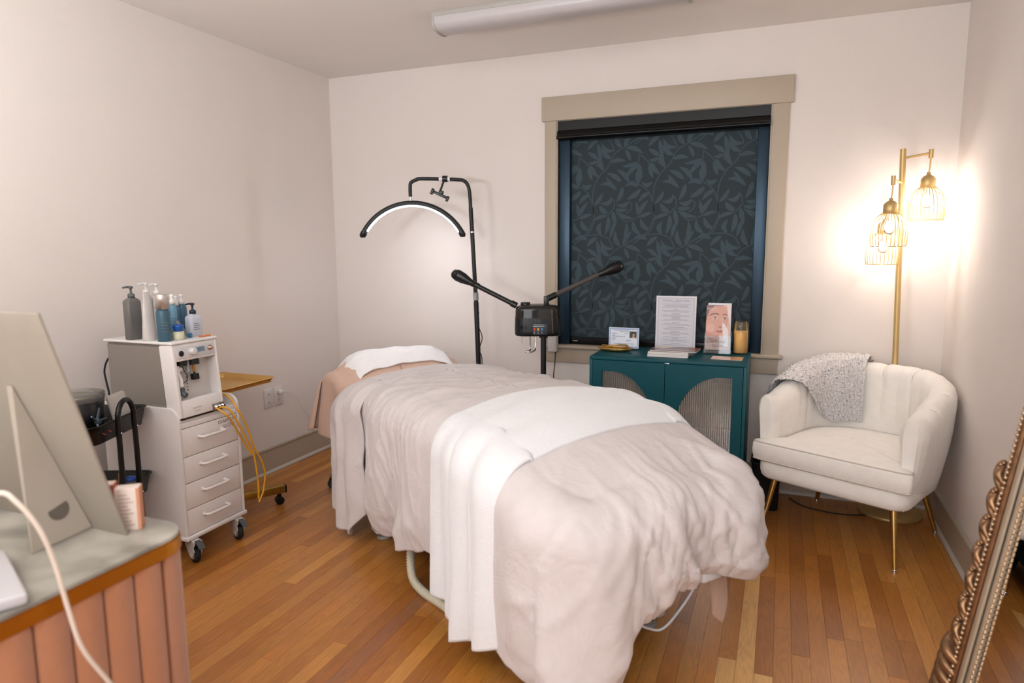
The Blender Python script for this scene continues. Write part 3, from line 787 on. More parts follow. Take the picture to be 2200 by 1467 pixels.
# ------------------------------------------------------------------ floor lamp with three wire shades
FLX, FLY = 3.455, -0.130
lamp = thing('floor_lamp', 'tall gold floor lamp with three lit wire-cage shades in the corner', 'lamp', (FLX, FLY, 0))
warmGold = mat('lamp_gold', '#cfb27a', 0.45, 0.65, var=0.05)
obj('base', MB().lathe([(0, 0), (0.145, 0), (0.148, 0.004), (0.148, 0.016), (0.143, 0.021), (0.02, 0.023), (0, 0.023)], (FLX, FLY, 0), 48), warmGold, lamp)
ptop = Vector((FLX - 0.052, FLY, 1.825)); pbot = Vector((FLX, FLY, 0.02))
obj('pole', MB().cyl(pbot, ptop, 0.0135, seg=18), warmGold, lamp)
obj('pole_joint', MB().cyl(pbot.lerp(ptop, 0.77), pbot.lerp(ptop, 0.79), 0.016, seg=18), warmGold, lamp)
bulbM = mat('lit_bulb', '#fff2dc', 0.5, var=0, emit='#fff5ec', estr=BULB_POWER)
envM = glassy('bulb_glass', '#ffffff', 0.97, 0.02)
wireM = mat('wire_gold', '#c8ab78', 0.4, 0.6, var=0)
def shade(zarm, tip, drop, K=0.87):
    """arm from the pole to tip, cord down, cap, wire cage hanging below"""
    k = (zarm - 0.02) / 1.805; pp = pbot.lerp(ptop, k)
    arm = obj('arm', MB().cyl(pp, tip, 0.006, seg=10), warmGold, lamp)
    d = (tip - pp).normalized()
    obj('arm_end', MB().cyl(tip + Vector((0, 0, 0.018)), tip - Vector((0, 0, 0.024)), 0.010, seg=12), warmGold, arm)
    c = tip + Vector((-0.004, 0, -drop))          # top of cap
    obj('cord', MB().tube([tip - Vector((0, 0, 0.02)), tip.lerp(c, .6) + Vector((0.002, 0, 0)), c], 0.0035, 8), warmGold, arm)
    sh_ = obj('lamp_shade', MB(), wireM, lamp) if False else None
    H_ = 0.178 * K; prof = [(0.030, 0), (0.052 * K, -0.012 * K), (0.070 * K, -0.035 * K), (0.083 * K, -0.070 * K), (0.090 * K, -0.110 * K), (0.089 * K, -0.150 * K), (0.084 * K, -H_)]
    z0 = c.z - 0.058
    b = MB()
    for k2 in range(28):
        a = 2 * pi * k2 / 28
        b.tube(smooth_path([(c.x + r_ * cos(a), c.y + r_ * sin(a), z0 + z) for r_, z in prof], 2), 0.0016, 5)
    for r_, z in ((0.084 * K, -H_), (0.030, 0)):
        b.tube([(c.x + r_ * cos(a), c.y + r_ * sin(a), z0 + z) for a in [2 * pi * q / 40 for q in range(41)]], 0.0018, 6)
    sh_ = obj('lamp_shade', b, wireM, lamp)
    obj('cap', MB().lathe([(0.008, 0.012), (0.009, 0.0), (0.022, -0.008), (0.031, -0.020), (0.032, -0.060), (0.026, -0.066), (0.0, -0.066)], tuple(c), 24), warmGold, sh_)
    bc = Vector((c.x, c.y, z0 - 0.062))
    bl = obj('bulb', MB().ball(bc, 0.017, 14, 10, (1, 1, 1.25)), bulbM, sh_)
    obj('bulb_envelope', MB().lathe([(0.013, 0.052), (0.014, 0.035), (0.026, 0.012), (0.030, -0.008), (0.024, -0.028), (0.010, -0.038), (0.0, -0.040)], tuple(bc)), envM, sh_)
shade(1.780, Vector((3.515, -0.165, 1.795)), 0.100)
shade(1.665, Vector((3.350, -0.290, 1.668)), 0.095)
shade(1.540, Vector((3.352, -0.110, 1.545)), 0.060)

# ------------------------------------------------------------------ armchair
CC = Vector((3.248, -0.450, 0)); CR = -0.472
chair = thing('armchair', 'cream barrel armchair with channelled back and gold legs beside the cabinet', 'armchair', CC, CR)
creamM = mat('cream_velvet', '#f1ebe4', 0.8, var=0.04, vscale=22, bump=0.12, bscale=350, sheen=0.3)
creamM2 = mat('cream_piping', '#d2c7bb', 0.8, var=0.03)
CM = Matrix.Translation(CC) @ Matrix.Rotation(CR, 4, 'Z')
def chair_path(u):
    """u in 0..1 from the right arm front round the back to the left arm front; returns x,y and outward normal"""
    hw, yb, yf, r = 0.318, 0.325, -0.255, 0.27
    L1 = (yb - r) - yf; La = pi * r / 2; Lb = 2 * (hw - r)
    tot = 2 * L1 + 2 * La + Lb; d = u * tot
    if d < L1: return (hw, yf + d), (1, 0)
    d -= L1
    if d < La: a = d / r; return (hw - r + r * cos(a), yb - r + r * sin(a)), (cos(a), sin(a))
    d -= La
    if d < Lb: return (hw - r - d, yb), (0, 1)
    d -= Lb
    if d < La: a = pi / 2 + d / r; return (-hw + r + r * cos(a), yb - r + r * sin(a)), (cos(a), sin(a))
    d -= La
    return (-hw, yb - r - d), (-1, 0)
def rim_h(u):
    s_ = sin(pi * u)
    return 0.650 + 0.125 * min(1, max(0, (s_ - 0.15) / 0.80)) ** 0.9
NU, NCH = 180, 10
P = []
for i in range(NU + 1):
    u = i / NU
    (x, y), (nx, ny) = chair_path(u)
    h = rim_h(u)
    ph = u * NCH
    seam = abs(ph - round(ph))            # 0 on a seam
    groove = 0.0070 * math.exp(-(seam / 0.07) ** 2) if 0.02 < u < 0.86 else 0
    puff = 0.0035 * sin(pi * min(1, seam * 2)) if u < .86 else 0.003
    th = 0.056
    row = []
    # profile (offset outward, z)
    pr = [(-0.014, 0.266, 0), (0.004, 0.276, 0), (0.018, 0.34, 0), (0.038, 0.45, 0), (0.050, 0.55, 0), (th, h - 0.07, 0), (th - .002, h - 0.045, 0.2), (th - 0.010, h - 0.018, .6), (th - 0.030, h - 0.002, 1), (0, h + 0.003, 1), (-0.025, h - 0.004, 1), (-0.045, h - 0.022, 1), (-0.054, h - 0.050, 1), (-0.056, h - 0.09, 1), (-0.055, 0.55, 1), (-0.052, 0.48, 1), (-0.050, 0.36, 1)]
    fr = min(1.0, min(u, 1 - u) / 0.02)
    for (o_, z_, g_) in pr:
        d = (puff - groove) * g_
        oo = o_ * (0.75 + 0.25 * fr)
        if z_ > 0.5 and g_ > 0 and o_ < 0.03: oo -= d if o_ < -0.02 else 0; z2 = z_ + (d if o_ > -0.03 else d * 0.5)
        else: z2 = z_
        row.append(Vector((x + nx * oo, y + ny * oo, z2)))
    P.append(row)
b = MB().grid([[CM @ p for p in r] for r in P])
# close arm fronts with a rounded face
for e in (0, NU):
    row = P[e]; c = sum(row, Vector()) / len(row)
    for lvl in (1,):
        ring2 = [p.lerp(Vector((c.x, p.y, c.z + (p.z - c.z))), 0.35) + Vector((0, -0.018, -0.004)) for p in row]
        V = [CM @ p for p in row] + [CM @ p for p in ring2]; n_ = len(row)
        b.add(V, [(i, i + 1, n_ + i + 1, n_ + i) if e == NU else (i + 1, i, n_ + i, n_ + i + 1) for i in range(n_ - 1)], True)
        # face between outer and inner halves
        half = n_ // 2
        Fv = []; m_ = half
        for i in range(m_): Fv.append((i, i + 1, n_ - 2 - i, n_ - 1 - i))
        b.add([CM @ p for p in ring2], Fv, True)
obj('shell', b, creamM, chair)
b = MB()
for k in range(1, NCH):
    u = k / NCH
    (x, y), (nx, ny) = chair_path(u); h = rim_h(u)
    pts = [(x + nx * o_, y + ny * o_, z_) for o_, z_ in ((0.035, h - 0.012), (0.015, h - 0.006), (-0.015, h - 0.009), (-0.038, h - 0.026), (-0.046, h - 0.055), (-0.047, 0.55), (-0.045, 0.45))]
    b.tube([CM @ Vector(p) for p in smooth_path(pts, 3)], 0.0016, 6)
obj('seam_piping', b, creamM2, chair)
# seat base
fp = [p for p in rrect(-0.335, -0.315, 0.335, 0.30, 0.07, 8) if p[1] < 0] + [p for p in rrect(-0.318, -0.315, 0.318, 0.315, 0.23, 12) if p[1] > 0.05]
fp.sort(key=lambda p: atan2(p[1], p[0]))
b = MB()
lv = [(0.262, 0.90), (0.264, 0.955), (0.275, 0.985), (0.30, 1.0), (0.345, 1.0), (0.352, 0.985)]
P = [[CM @ Vector((x * s_, y * s_, z)) for z, s_ in lv] for x, y in fp]
b.grid(P, closed_u=True)
b.add([CM @ Vector((x * 0.90, y * 0.90, 0.262)) for x, y in fp], [tuple(range(len(fp)))[::-1]])
b.add([CM @ Vector((x * 0.985, y * 0.985, 0.352)) for x, y in fp], [tuple(range(len(fp)))])
obj('seat_base', b, creamM, chair)
# T cushion
tc_ = [(-0.345, -0.330), (0.345, -0.330), (0.348, -0.285), (0.270, -0.275), (0.262, -0.25), (0.262, 0.10), (0.20, 0.235), (0.10, 0.275), (-0.10, 0.275), (-0.20, 0.235), (-0.262, 0.10), (-0.262, -0.25), (-0.270, -0.275), (-0.348, -0.285)]
def dens(poly, n_=5):
    out = []
    for i in range(len(poly)):
        a = Vector(poly[i]); c = Vector(poly[(i + 1) % len(poly)])
        for k in range(n_): out.append(a.lerp(c, k / n_))
    return out
TC = dens(tc_, 6)
for it in range(2): TC = [(TC[i - 1] + TC[i] * 2 + TC[(i + 1) % len(TC)]) / 4 for i in range(len(TC))]
cen = Vector((0, -0.04))
lv = [(0.353, 0.93, 0), (0.355, 0.985, 0), (0.362, 1.0, 0), (0.395, 1.012, 0), (0.428, 1.008, 0), (0.440, 0.993, 0), (0.444, 0.975, 0), (0.452, 0.80, 0), (0.462, 0.55, 0), (0.468, 0.25, 0), (0.469, 0.01, 0)]
P = [[CM @ Vector((cen.x + (p.x - cen.x) * s_, cen.y + (p.y - cen.y) * s_, z)) for z, s_, _ in lv] for p in TC]
obj('seat_cushion', MB().grid(P, closed_u=True), creamM, chair)
b = MB()
for zz, ss in ((0.4415, 0.992), (0.357, 0.996)):
    pts = [CM @ Vector((cen.x + (p.x - cen.x) * ss, cen.y + (p.y - cen.y) * ss, zz)) for p in TC]; pts.append(pts[0])
    b.tube(pts, 0.0032, 8)
obj('cushion_piping', b, creamM2, chair)
for (fx, fy, tx, ty) in ((0.301, -0.294, 0.262, -0.245), (-0.301, -0.294, -0.262, -0.245), (0.280, 0.275, 0.215, 0.215), (-0.290, 0.280, -0.215, 0.215)):
    lg = obj('leg', MB().cyl(CM @ Vector((tx, ty, 0.272)), CM @ Vector((fx, fy, 0.008)), 0.0165, 0.0095, 18), goldM, chair)
    obj('foot_glide', MB().lathe([(0, 0), (0.011, 0), (0.012, 0.003), (0.008, 0.006), (0.012, 0.010), (0.010, 0.014), (0, 0.014)], tuple(CM @ Vector((fx, fy, 0))), 16), chromeM, lg)

# knitted throw over the back
def speck(m, dark):
    nt = m.node_tree; n = nt.nodes; L = nt.links; bs = n['Principled BSDF']
    src = bs.inputs['Base Color'].links[0].from_socket
    tc = n.new('ShaderNodeTexCoord'); vz = n.new('ShaderNodeTexNoise'); vz.inputs['Scale'].default_value = 120; vz.inputs['Detail'].default_value = 2
    L.new(tc.outputs['Object'], vz.inputs['Vector'])
    mr = n.new('ShaderNodeMapRange'); mr.inputs['From Min'].default_value = 0.60; mr.inputs['From Max'].default_value = 0.68
    L.new(vz.outputs['Fac'], mr.inputs['Value'])
    mx = n.new('ShaderNodeMix'); mx.data_type = 'RGBA'; L.new(mr.outputs[0], mx.inputs['Factor'])
    L.new(src, mx.inputs['A']); mx.inputs['B'].default_value = lin(dark); L.new(mx.outputs['Result'], bs.inputs['Base Color'])
    return m
knitM = mat('cream_knit', '#f2ecea', 0.95, var=0.35, vscale=210, bump=1.0, bscale=160)
def back_profile(u, s_):
    """position on the chair back: s_ metres measured from the inner low edge, up and over; returns local point, normal"""
    (x, y), (nx, ny) = chair_path(u); h = rim_h(u)
    pr = [(-0.072, 0.478), (-0.078, h - 0.10), (-0.076, h - 0.05), (-0.062, h - 0.008), (-0.035, h + 0.018), (0.0, h + 0.026), (0.035, h + 0.018), (0.062, h - 0.012), (0.076, h - 0.06), (0.078, h - 0.14), (0.076, h - 0.30)]
    d = s_
    for k in range(len(pr) - 1):
        a, c = Vector(pr[k]), Vector(pr[k + 1]); l_ = (c - a).length
        if d <= l_ or k == len(pr) - 2:
            q = a.lerp(c, d / l_ if l_ else 0); e = (c - a).normalized(); nn = Vector((-e.y, e.x))  # left of travel
            return Vector((x + nx * q.x, y + ny * q.x, q.y)), Vector((nx * nn.x, ny * nn.x, nn.y)) * 1.0
        d -= l_
NA, NB = 190, 200
P = []
for i in range(NA + 1):
    a = i / NA
    row = []
    for j in range(NB + 1):
        c = j / NB
        # the throw runs from the back centre (a=0) to the left arm (a=1); edges are skewed
        u0 = 0.552; u1 = 0.735 + 0.165 * min(1, c * 1.7) ** .9
        u = u0 + (u1 - u0) * a
        low = 0.004 + 0.004 * sin(a * 9) + 0.03 * max(0, (a - .82) / .18) ** 1.5
        s_ = low + (0.50 - 0.06 * a - low) * c
        p, n_ = back_profile(min(u, 0.97), s_)
        n_ = -n_ if n_.dot(Vector((0, 0, 1))) < 0 and p.z > 0.70 else n_
        nn = n_.normalized()
        ca = a * 15 + 0.5 * noise.noise(Vector((a * 3, c * 4, 3))); rb = c * 46
        cable = abs(sin(pi * ca)) ** 0.6
        st = 0.5 + 0.5 * sin(rb * 2 * pi + (pi if (int(ca * 2) % 2) else 0))
        bump = 0.007 * cable + 0.006 * st * cable + 0.007 * noise.noise(Vector((a * 60, c * 90, 1))) + 0.005 * noise.noise(Vector((a * 120, c * 150, 9)))
        big = 0.014 * noise.noise(Vector((a * 4, c * 3, 7)))
        ed = min(a, 1 - a, c) * 40
        lift = 0.006 + bump + big
        p2 = p + nn * lift
        row.append(CM @ p2)
    P.append(row)
speck(knitM, '#7a6f6c')
b = MB().grid(P)
solo('knit_throw', b, knitM, 'chunky off-white knitted throw draped over the armchair back', 'blanket', base=(3.1, -0.3, 0.55))

# ------------------------------------------------------------------ black bag between cabinet and chair, floor cord
bg = thing('waste_bin', 'small black bin on the floor between the cabinet and the armchair', 'bin', (2.855, -0.235, 0))
b = MB()
fp = rrect(-0.068, -0.09, 0.068, 0.09, 0.03, 6)
P = [[Vector((2.855 + x * s_, -0.235 + y * s_, z)) for z, s_ in ((0.0, .92), (0.004, .96), (0.24, 1.05), (0.25, 1.06), (0.25, 1.0), (0.24, .98), (0.02, .9))] for x, y in fp]
b.grid(P, closed_u=True); b.add([P[k][0] for k in range(len(P))], [tuple(range(len(P)))[::-1]]); b.add([P[k][-1] for k in range(len(P))], [tuple(range(len(P)))])
obj('body', b, mat('matt_black', '#0b0b0c', 0.8), bg)
obj('liner', MB().tube([Vector((2.855 + x * 1.06, -0.235 + y * 1.06, 0.25)) for x, y in fp + fp[:1]], 0.005, 8), rubberM, bg)
solo('lamp_cord', MB().tube(smooth_path([(2.98, -0.10, 0.005), (3.05, -0.20, 0.005), (3.2, -0.25, 0.005), (3.33, -0.22, 0.005), (3.40, -0.20, 0.018)]), 0.003, 8), rubberM, 'thin black cord on the floor under the armchair', 'cord', base=(3.2, -0.2, 0))

# ------------------------------------------------------------------ leaning mirror with carved frame
bronzeM = mat('antique_bronze', '#a07c5c', 0.36, 0.8, var=0.35, vscale=45)
champM = mat('champagne_band', '#b9a993', 0.45, 0.1, var=0.06, vscale=20)
mblackM = mat('frame_black', '#0e0f12', 0.3)
beadM = mat('pale_gold_bead', '#c9ac8c', 0.3, 0.85, var=0.1, vscale=60)
mir = thing('leaning_mirror', 'tall mirror in a beaded carved bronze frame leaning on the right wall', 'mirror', (3.38, -2.1, 0.0))
MO = Vector((3.362, -1.865, 0.004))
tilt = Vector((0.143, 0, 1)).normalized()
MM = frame(MO, (0, -1, 0), tilt)      # local x towards the camera, y up, z = x cross y
if (MM.to_3x3() @ Vector((0, 0, 1))).x > 0:
    zs = -1
else: zs = 1
MH, MWd = 1.90, 0.78
def Lm(x, y, z): return (x, y, z * zs)
def strip(name, x0, x1, z0, z1, m, bev=0.003):
    b = MB()
    b.box(Lm(x0, x0, min(z0, z1)) if zs > 0 else (x0, x0, -max(z0, z1)), (x1, MH - x0, max(z0, z1) if zs > 0 else -min(z0, z1)), bev, M=MM)
    b.box((MWd - x1, x0, -max(z0, z1) if zs < 0 else z0), (MWd - x0, MH - x0, -min(z0, z1) if zs < 0 else z1), bev, M=MM)
    b.box((x0, x0, -max(z0, z1) if zs < 0 else z0), (MWd - x0, x1, -min(z0, z1) if zs < 0 else z1), bev, M=MM)
    b.box((x0, MH - x1, -max(z0, z1) if zs < 0 else z0), (MWd - x0, MH - x0, -min(z0, z1) if zs < 0 else z1), bev, M=MM)
    return obj(name, b, m, mir)
strip('outer_moulding', 0.008, 0.040, -0.02, 0.018, bronzeM, 0.006)
strip('inner_moulding', 0.040, 0.062, -0.02, 0.012, mat('frame_brown', '#5e3e2c', 0.4, 0.3, var=0.15), 0.004)
strip('champagne_band', 0.062, 0.092, -0.02, 0.016, champM)
strip('black_band', 0.092, 0.110, -0.02, 0.012, mblackM)
strip('champagne_band', 0.110, 0.132, -0.02, 0.014, champM)
obj('mirror_glass', MB().box((0.13, 0.13, -0.004 if zs < 0 else -0.010), (MWd - 0.13, MH - 0.13, 0.010 if zs < 0 else 0.004), M=MM), mat('mirror_silver', '#eef0f0', 0.01, 1.0, var=0), mir)
obj('backing', MB().box((0.01, 0.01, 0.012 if zs < 0 else -0.020), (MWd - 0.01, MH - 0.01, 0.020 if zs < 0 else -0.012), M=MM), mblackM, mir)
b = MB(); b2 = MB()
n_ = int(MH / 0.0145)
for k in range(n_):
    y = 0.01 + k * 0.0145
    b.ball(MM @ Vector((0.030, y, 0.022 * zs)), 0.0056, 8, 5)
    b.ball(MM @ Vector((MWd - 0.034, y, 0.024 * zs)), 0.0075, 6, 4)
    if 0.13 < y < MH - 0.13:
        for q in (0, 0.0095):
            b2.ball(MM @ Vector((0.136, y + q, 0.010 * zs)), 0.0042, 6, 4)
for k in range(int(MWd / 0.019)):
    for y in (0.034, MH - 0.034): b.ball(MM @ Vector((0.01 + k * 0.019, y, 0.024 * zs)), 0.0075, 6, 4)
o = obj('bead_row', b, beadM, mir); o['kind'] = 'stuff'
o = obj('small_bead_row', b2, beadM, mir); o['kind'] = 'stuff'
# scroll ornaments along the edge
def scroll(y, L_, big=1.0):
    b = MB()
    pts = smooth_path([(0.030, y - L_ * .5, 0.012), (0.004, y - L_ * 0.30, 0.022), (-0.020 * big, y + L_ * .05, 0.026), (-0.034 * big, y + L_ * .34, 0.022), (-0.026 * big, y + L_ * .50, 0.020), (-0.010, y + L_ * .44, 0.022)], 5)
    nn = len(pts)
    b.tube([MM @ Vector((p.x, p.y, p.z * zs)) for p in pts], [0.004 + 0.0085 * sin(pi * (i / (nn - 1)) ** 0.8) for i in range(nn)], 10)
    b.ball(MM @ Vector((-0.022 * big, y + L_ * .40, 0.026 * zs)), 0.0075, 10, 7)
    pts2 = smooth_path([(0.028, y - L_ * .2, 0.02), (0.012, y + L_ * .1, 0.032), (0.006, y + L_ * .42, 0.024)], 5)
    b.tube([MM @ Vector((p.x, p.y, p.z * zs)) for p in pts2], [0.003 + 0.007 * sin(pi * i / (len(pts2) - 1)) for i in range(len(pts2))], 8)
    return obj('scroll_ornament', b, bronzeM, mir)
y = 0.30
while y < 0.76:
    scroll(y, 0.072, 0.62); y += 0.076
for k in range(7):
    b = MB()
    yy = 0.01 + k * 0.036
    pts = smooth_path([(0.035, yy, 0.014), (0.0, yy + 0.012, 0.034), (-0.035 - 0.004 * (7 - k), yy + 0.03, 0.026), (-0.045 - 0.005 * (7 - k), yy + 0.055, 0.014)], 5)
    b.tube([MM @ Vector((p.x, p.y, p.z * zs)) for p in pts], [0.005 + 0.013 * sin(pi * (i / (len(pts) - 1)) ** .8) for i in range(len(pts))], 9)
    b.ball(MM @ Vector((-0.018, yy + 0.02, 0.040 * zs)), 0.007, 8, 6)
    obj('acanthus_leaf', b, bronzeM, mir)

# ------------------------------------------------------------------ treatment bed
BO = Vector((0.8 * 2.05 + 0.6 * -0.04, -0.6 * 2.05 + 0.8 * -0.04, 0)); BR = atan2(-0.6, 0.8)
def bw(s_, t_, z): return Vector((0.8 * s_ + 0.6 * t_, -0.6 * s_ + 0.8 * t_, z))
BM = Matrix(((0.8, 0.6, 0, 0), (-0.6, 0.8, 0, 0), (0, 0, 1, 0), (0, 0, 0, 1)))
bed = thing('treatment_bed', 'padded treatment table on a dark pedestal, hidden under the bedding, white feet showing', 'treatment bed', BO, BR)
vinM = mat('cream_vinyl', '#d8cfc4', 0.5)
obj('mattress', MB().box((1.02, -0.33, 0.545), (3.12, 0.27, 0.610), 0.03, 4, M=BM), vinM, bed)
obj('frame', MB().box((1.2, -0.28, 0.49), (3.08, 0.22, 0.545), 0.006, M=BM), whiteM, bed)
baseM = mat('dark_brown_base', '#2c1a14', 0.5)
obj('pedestal', MB().box((1.75, -0.20, 0.08), (2.95, 0.14, 0.49), 0.01, M=BM), baseM, bed)
obj('base_plate', MB().box((1.66, -0.29, 0.045), (3.02, 0.20, 0.085), 0.012, M=BM), baseM, bed)
for (s_, t_) in ((1.735, -0.345), (2.905, -0.335), (1.70, 0.22), (2.96, 0.20)):
    sg_ = -1 if t_ < 0 else 1
    ft = obj('foot', MB().box((s_ - 0.045, t_ - 0.055, 0.035), (s_ + 0.045, t_ + 0.05, 0.085), 0.014, 3, M=BM).cyl(bw(s_, t_, 0.01), bw(s_, t_, 0.04), 0.016), mat('white_foot', '#cfd2d4', 0.4), bed)
    obj('levelling_pad', MB().lathe([(0, 0), (0.034, 0), (0.036, 0.004), (0.030, 0.014), (0.012, 0.018), (0, 0.018)], tuple(bw(s_, t_, 0))), mat('grey_pad', '#8f8d8a', 0.6), ft)
c = bw(1.66, -0.30, 0)
cs = obj('caster', MB().cyl((c.x - .014, c.y, 0.062), (c.x + .014, c.y + .006, 0.062), 0.030, seg=22), rubberM, bed)

# --- draped cloth helper -------------------------------------------------------
def ztop(s_, t_):
    z = interp([(0.9, .66), (1.3, .665), (1.42, .680), (1.6, .722), (1.9, .765), (2.3, .785), (2.6, .785), (2.85, .765), (3.0, .735), (3.12, .695), (3.25, .63)], s_)
    q = (t_ + 0.03) / 0.36
    return z + 0.022 - 0.040 * q * q
def nz(x, y, z=0.0): return noise.noise(Vector((x, y, z)))
def ridged(x, y, z=0.0):
    return 1 - abs(noise.noise(Vector((x, y, z)))) * 2.2

def pinch(x):
    """soft hollow, narrow crest: the way a hanging quilt gathers"""
    return (1 - abs(sin(x))) ** 1.6
def sharp(x, y, z=0.0):
    return max(0.0, 1 - abs(noise.noise(Vector((x, y, z)))) * 3.2) ** 2

class Drape:
    """cloth over a padded table: a path round the table edge, rows from the spine over the shoulder to the hem"""
    def __init__(s, s0, tL, tR, sF, R, tc=-0.03, corner=0.10, ztf=ztop, lift=0.0):
        s.s0, s.tL, s.tR, s.sF, s.R, s.tc, s.ztf, s.lift = s0, tL, tR, sF, R, tc, ztf, lift
        s.path = []
        c_ = corner; st = 0.008
        def line(a, b, n):
            a = Vector(a); b = Vector(b); L = (b - a).length; k = max(1, int(L / st))
            for i in range(k): s.path.append((a.lerp(b, i / k), Vector(n)))
        line((s0, tL), (sF - c_, tL), (0, -1))
        K = 22
        for i in range(K): a = -pi / 2 + pi / 2 * i / K; s.path.append((Vector((sF - c_ + c_ * cos(a), tL + c_ + c_ * sin(a))), Vector((cos(a), sin(a)))))
        line((sF, tL + c_), (sF, tR - c_), (1, 0))
        for i in range(K): a = pi / 2 * i / K; s.path.append((Vector((sF - c_ + c_ * cos(a), tR - c_ + c_ * sin(a))), Vector((cos(a), sin(a)))))
        line((sF - c_, tR), (s0, tR), (0, 1)); s.path.append((Vector((s0, tR)), Vector((0, 1))))
    def build(s, hem, fold, nin=16, nout=44, spine_end=None, topfn=None, headfn=None):
        se = spine_end if spine_end else s.sF - 0.38
        P = []; L = 0; last = None
        for (p, n_) in s.path:
            if last is not None: L += (p - last).length
            last = p
            row = []
            C = Vector((min(p.x, se), s.tc))
            hz = hem(p, n_, L)
            ze = s.ztf(p.x, p.y) + s.lift
            drop = ze - hz
            arc = s.R * pi / 2; total = arc + max(0.02, drop - s.R)
            for i in range(nin):
                k = i / nin; q = C.lerp(p, k)
                z = s.ztf(q.x, q.y) + s.lift
                dz = topfn(q, k, L) if topfn else 0
                row.append(bw(q.x, q.y, z + dz))
            for j in range(nout + 1):
                d = total * j / nout
                if d < arc:
                    th_ = d / s.R; off = s.R * sin(th_); dn = s.R * (1 - cos(th_))
                else:
                    off = s.R; dn = s.R + (d - arc)
                f = fold(p, n_, L, d / total, dn / max(drop, .01))
                off += f
                q = p + n_ * off
                dz = topfn(p, 1.0, L) * max(0, 1 - d / arc) if topfn and d < arc else 0
                row.append(bw(q.x, q.y, ze - dn + dz))
            P.append(row)
        return P
def thicken(o, th):
    m = o.modifiers.new('thickness', 'SOLIDIFY'); m.thickness = th; m.offset = -1; return o

# fitted sheet (pinkish tan)
sheetM = mat('rose_tan_sheet', '#cfae9b', 0.85, crease=0.2, var=0.03, vscale=40, bump=0.10, bscale=600, sheen=0.15)
def z_sheet(s_, t_):
    z = 0.680 + 0.118 * math.exp(-((s_ - 1.09) / 0.13) ** 2) * (1 if abs(t_) < .2 else max(0.0, 1 - (abs(t_ + .0) - .2) / .16) ** .5)
    z -= 0.02 * ((t_ + .03) / .36) ** 2
    if s_ < 0.99: z = min(z, 0.685 + 0.1 * max(0, (s_ - .9) / .09))
    return z
P = []
sd = Drape(1.0, -0.345, 0.30, 3.155, 0.05, ztf=lambda a, b: z_sheet(a, b) if a < 1.38 else min(z_sheet(a, b), ztop(a, b) - 0.022))
def hem_sheet(p, n_, L):
    if n_.x > 0.5:
        return interp([(-.4, .36), (.12, .37), (.20, .30), (.215, .17), (.28, .115), (.36, .19), (.45, .25)], p.y + n_.y * .1)
    if n_.y < 0: return interp([(1.0, .37), (1.15, .345), (1.32, .33), (1.36, .29), (1.42, .32), (1.6, .25), (3.2, .3)], p.x)
    return 0.40
def fold_sheet(p, n_, L, k, dn):
    a = 0.030 * k * (sin(L * 21 + 1.2 * sin(L * 7)) * .6 + .5 * nz(L * 6, k * 1.5, 4))
    fl = 0.045 * k * max(0, 1 - (p.x - 1.0) / 0.35) if n_.y < 0 else 0
    if n_.x > .5: return (-0.03 if p.y < .05 else -0.03 + .075 * min(1, (p.y - .05) / .1)) * k + a * .3
    return a + fl
def top_sheet(q, k, L):
    return 0.006 * ridged(q.x * 14 + q.y * 4, q.y * 5, 2) * (1 if q.x < 1.7 else 0) - .003
P = sd.build(hem_sheet, fold_sheet, topfn=top_sheet)
b = MB().grid(P)
# head end of the sheet
hd = []
nh = 40
for i in range(nh + 1):
    t_ = -0.345 + 0.645 * i / nh
    row = []
    for j in range(16):
        d = j / 15
        if d < .25: a = d / .25 * pi / 2; off = 0.04 * sin(a); z = z_sheet(1.0, t_) - 0.04 * (1 - cos(a))
        else: off = 0.04 + 0.02 * sin(t_ * 30) * d; z = z_sheet(1.0, t_) - 0.04 - (d - .25) / .75 * 0.27
        row.append(bw(1.0 - off, t_, z))
    hd.append(row)
b.grid(hd)
# corner flare joining side and end
cn_ = []
for i in range(15):
    a = -pi / 2 - pi / 2 * i / 14
    row = []
    for j in range(24):
        d = j / 23
        rr_ = (0.05 - .01 * i / 14) * min(1, d * 4) + (0.052 * (1 - i / 14) + 0.02) * d * (1 + .6 * sin(i * .9))
        z = z_sheet(1.0, -.345) - 0.05 * (1 - cos(min(1, d * 4) * pi / 2)) - max(0, d - .25) / .75 * (0.265 - .0 * i)
        row.append(bw(1.0 + rr_ * cos(a), -0.345 + rr_ * sin(a), z))
    cn_.append(row)
b.grid(cn_)
o = solo('bed_sheet', b, sheetM, 'rose-tan bed sheet hanging at the head end under the white towel', 'sheet', base=tuple(BO + Vector((0, 0, .6))))
thicken(o, 0.002)

# duvet
duvM = mat('oatmeal_duvet', '#cfc7c6', 0.85, crease=0.35, var=0.025, vscale=30, bump=0.18, bscale=420, sheen=0.15)
dv = Drape(1.50, -0.350, 0.300, 3.215, 0.115, corner=0.11)
def hem_duv(p, n_, L):
    j = 0.004 * sin(L * 31) + .008 * sin(L * 13)
    if n_.y < -0.7 and n_.x < .5:
        return j + interp([(1.3, .10), (1.45, .10), (1.9, .22), (1.98, .17), (2.05, .15), (2.28, .20), (2.5, .265), (2.68, .26), (2.9, .20), (3.1, .13), (3.2, .07)], p.x)
    if n_.y > 0.7 and n_.x < .5:
        return j + interp([(1.3, .45), (2.9, .36), (3.2, .34)], p.x)
    # foot by t
    t2 = p.y + n_.y * 0.10
    return j * .6 + interp([(-.46, .07), (-.38, .06), (-.30, .10), (-.255, .16), (-.215, .245), (-.195, .25), (-.17, .30), (-.10, .295), (-.075, .33), (-.05, .375), (.02, .355), (.08, .35), (.14, .375), (.22, .345), (.30, .315), (.36, .30), (.40, .33)], t2)
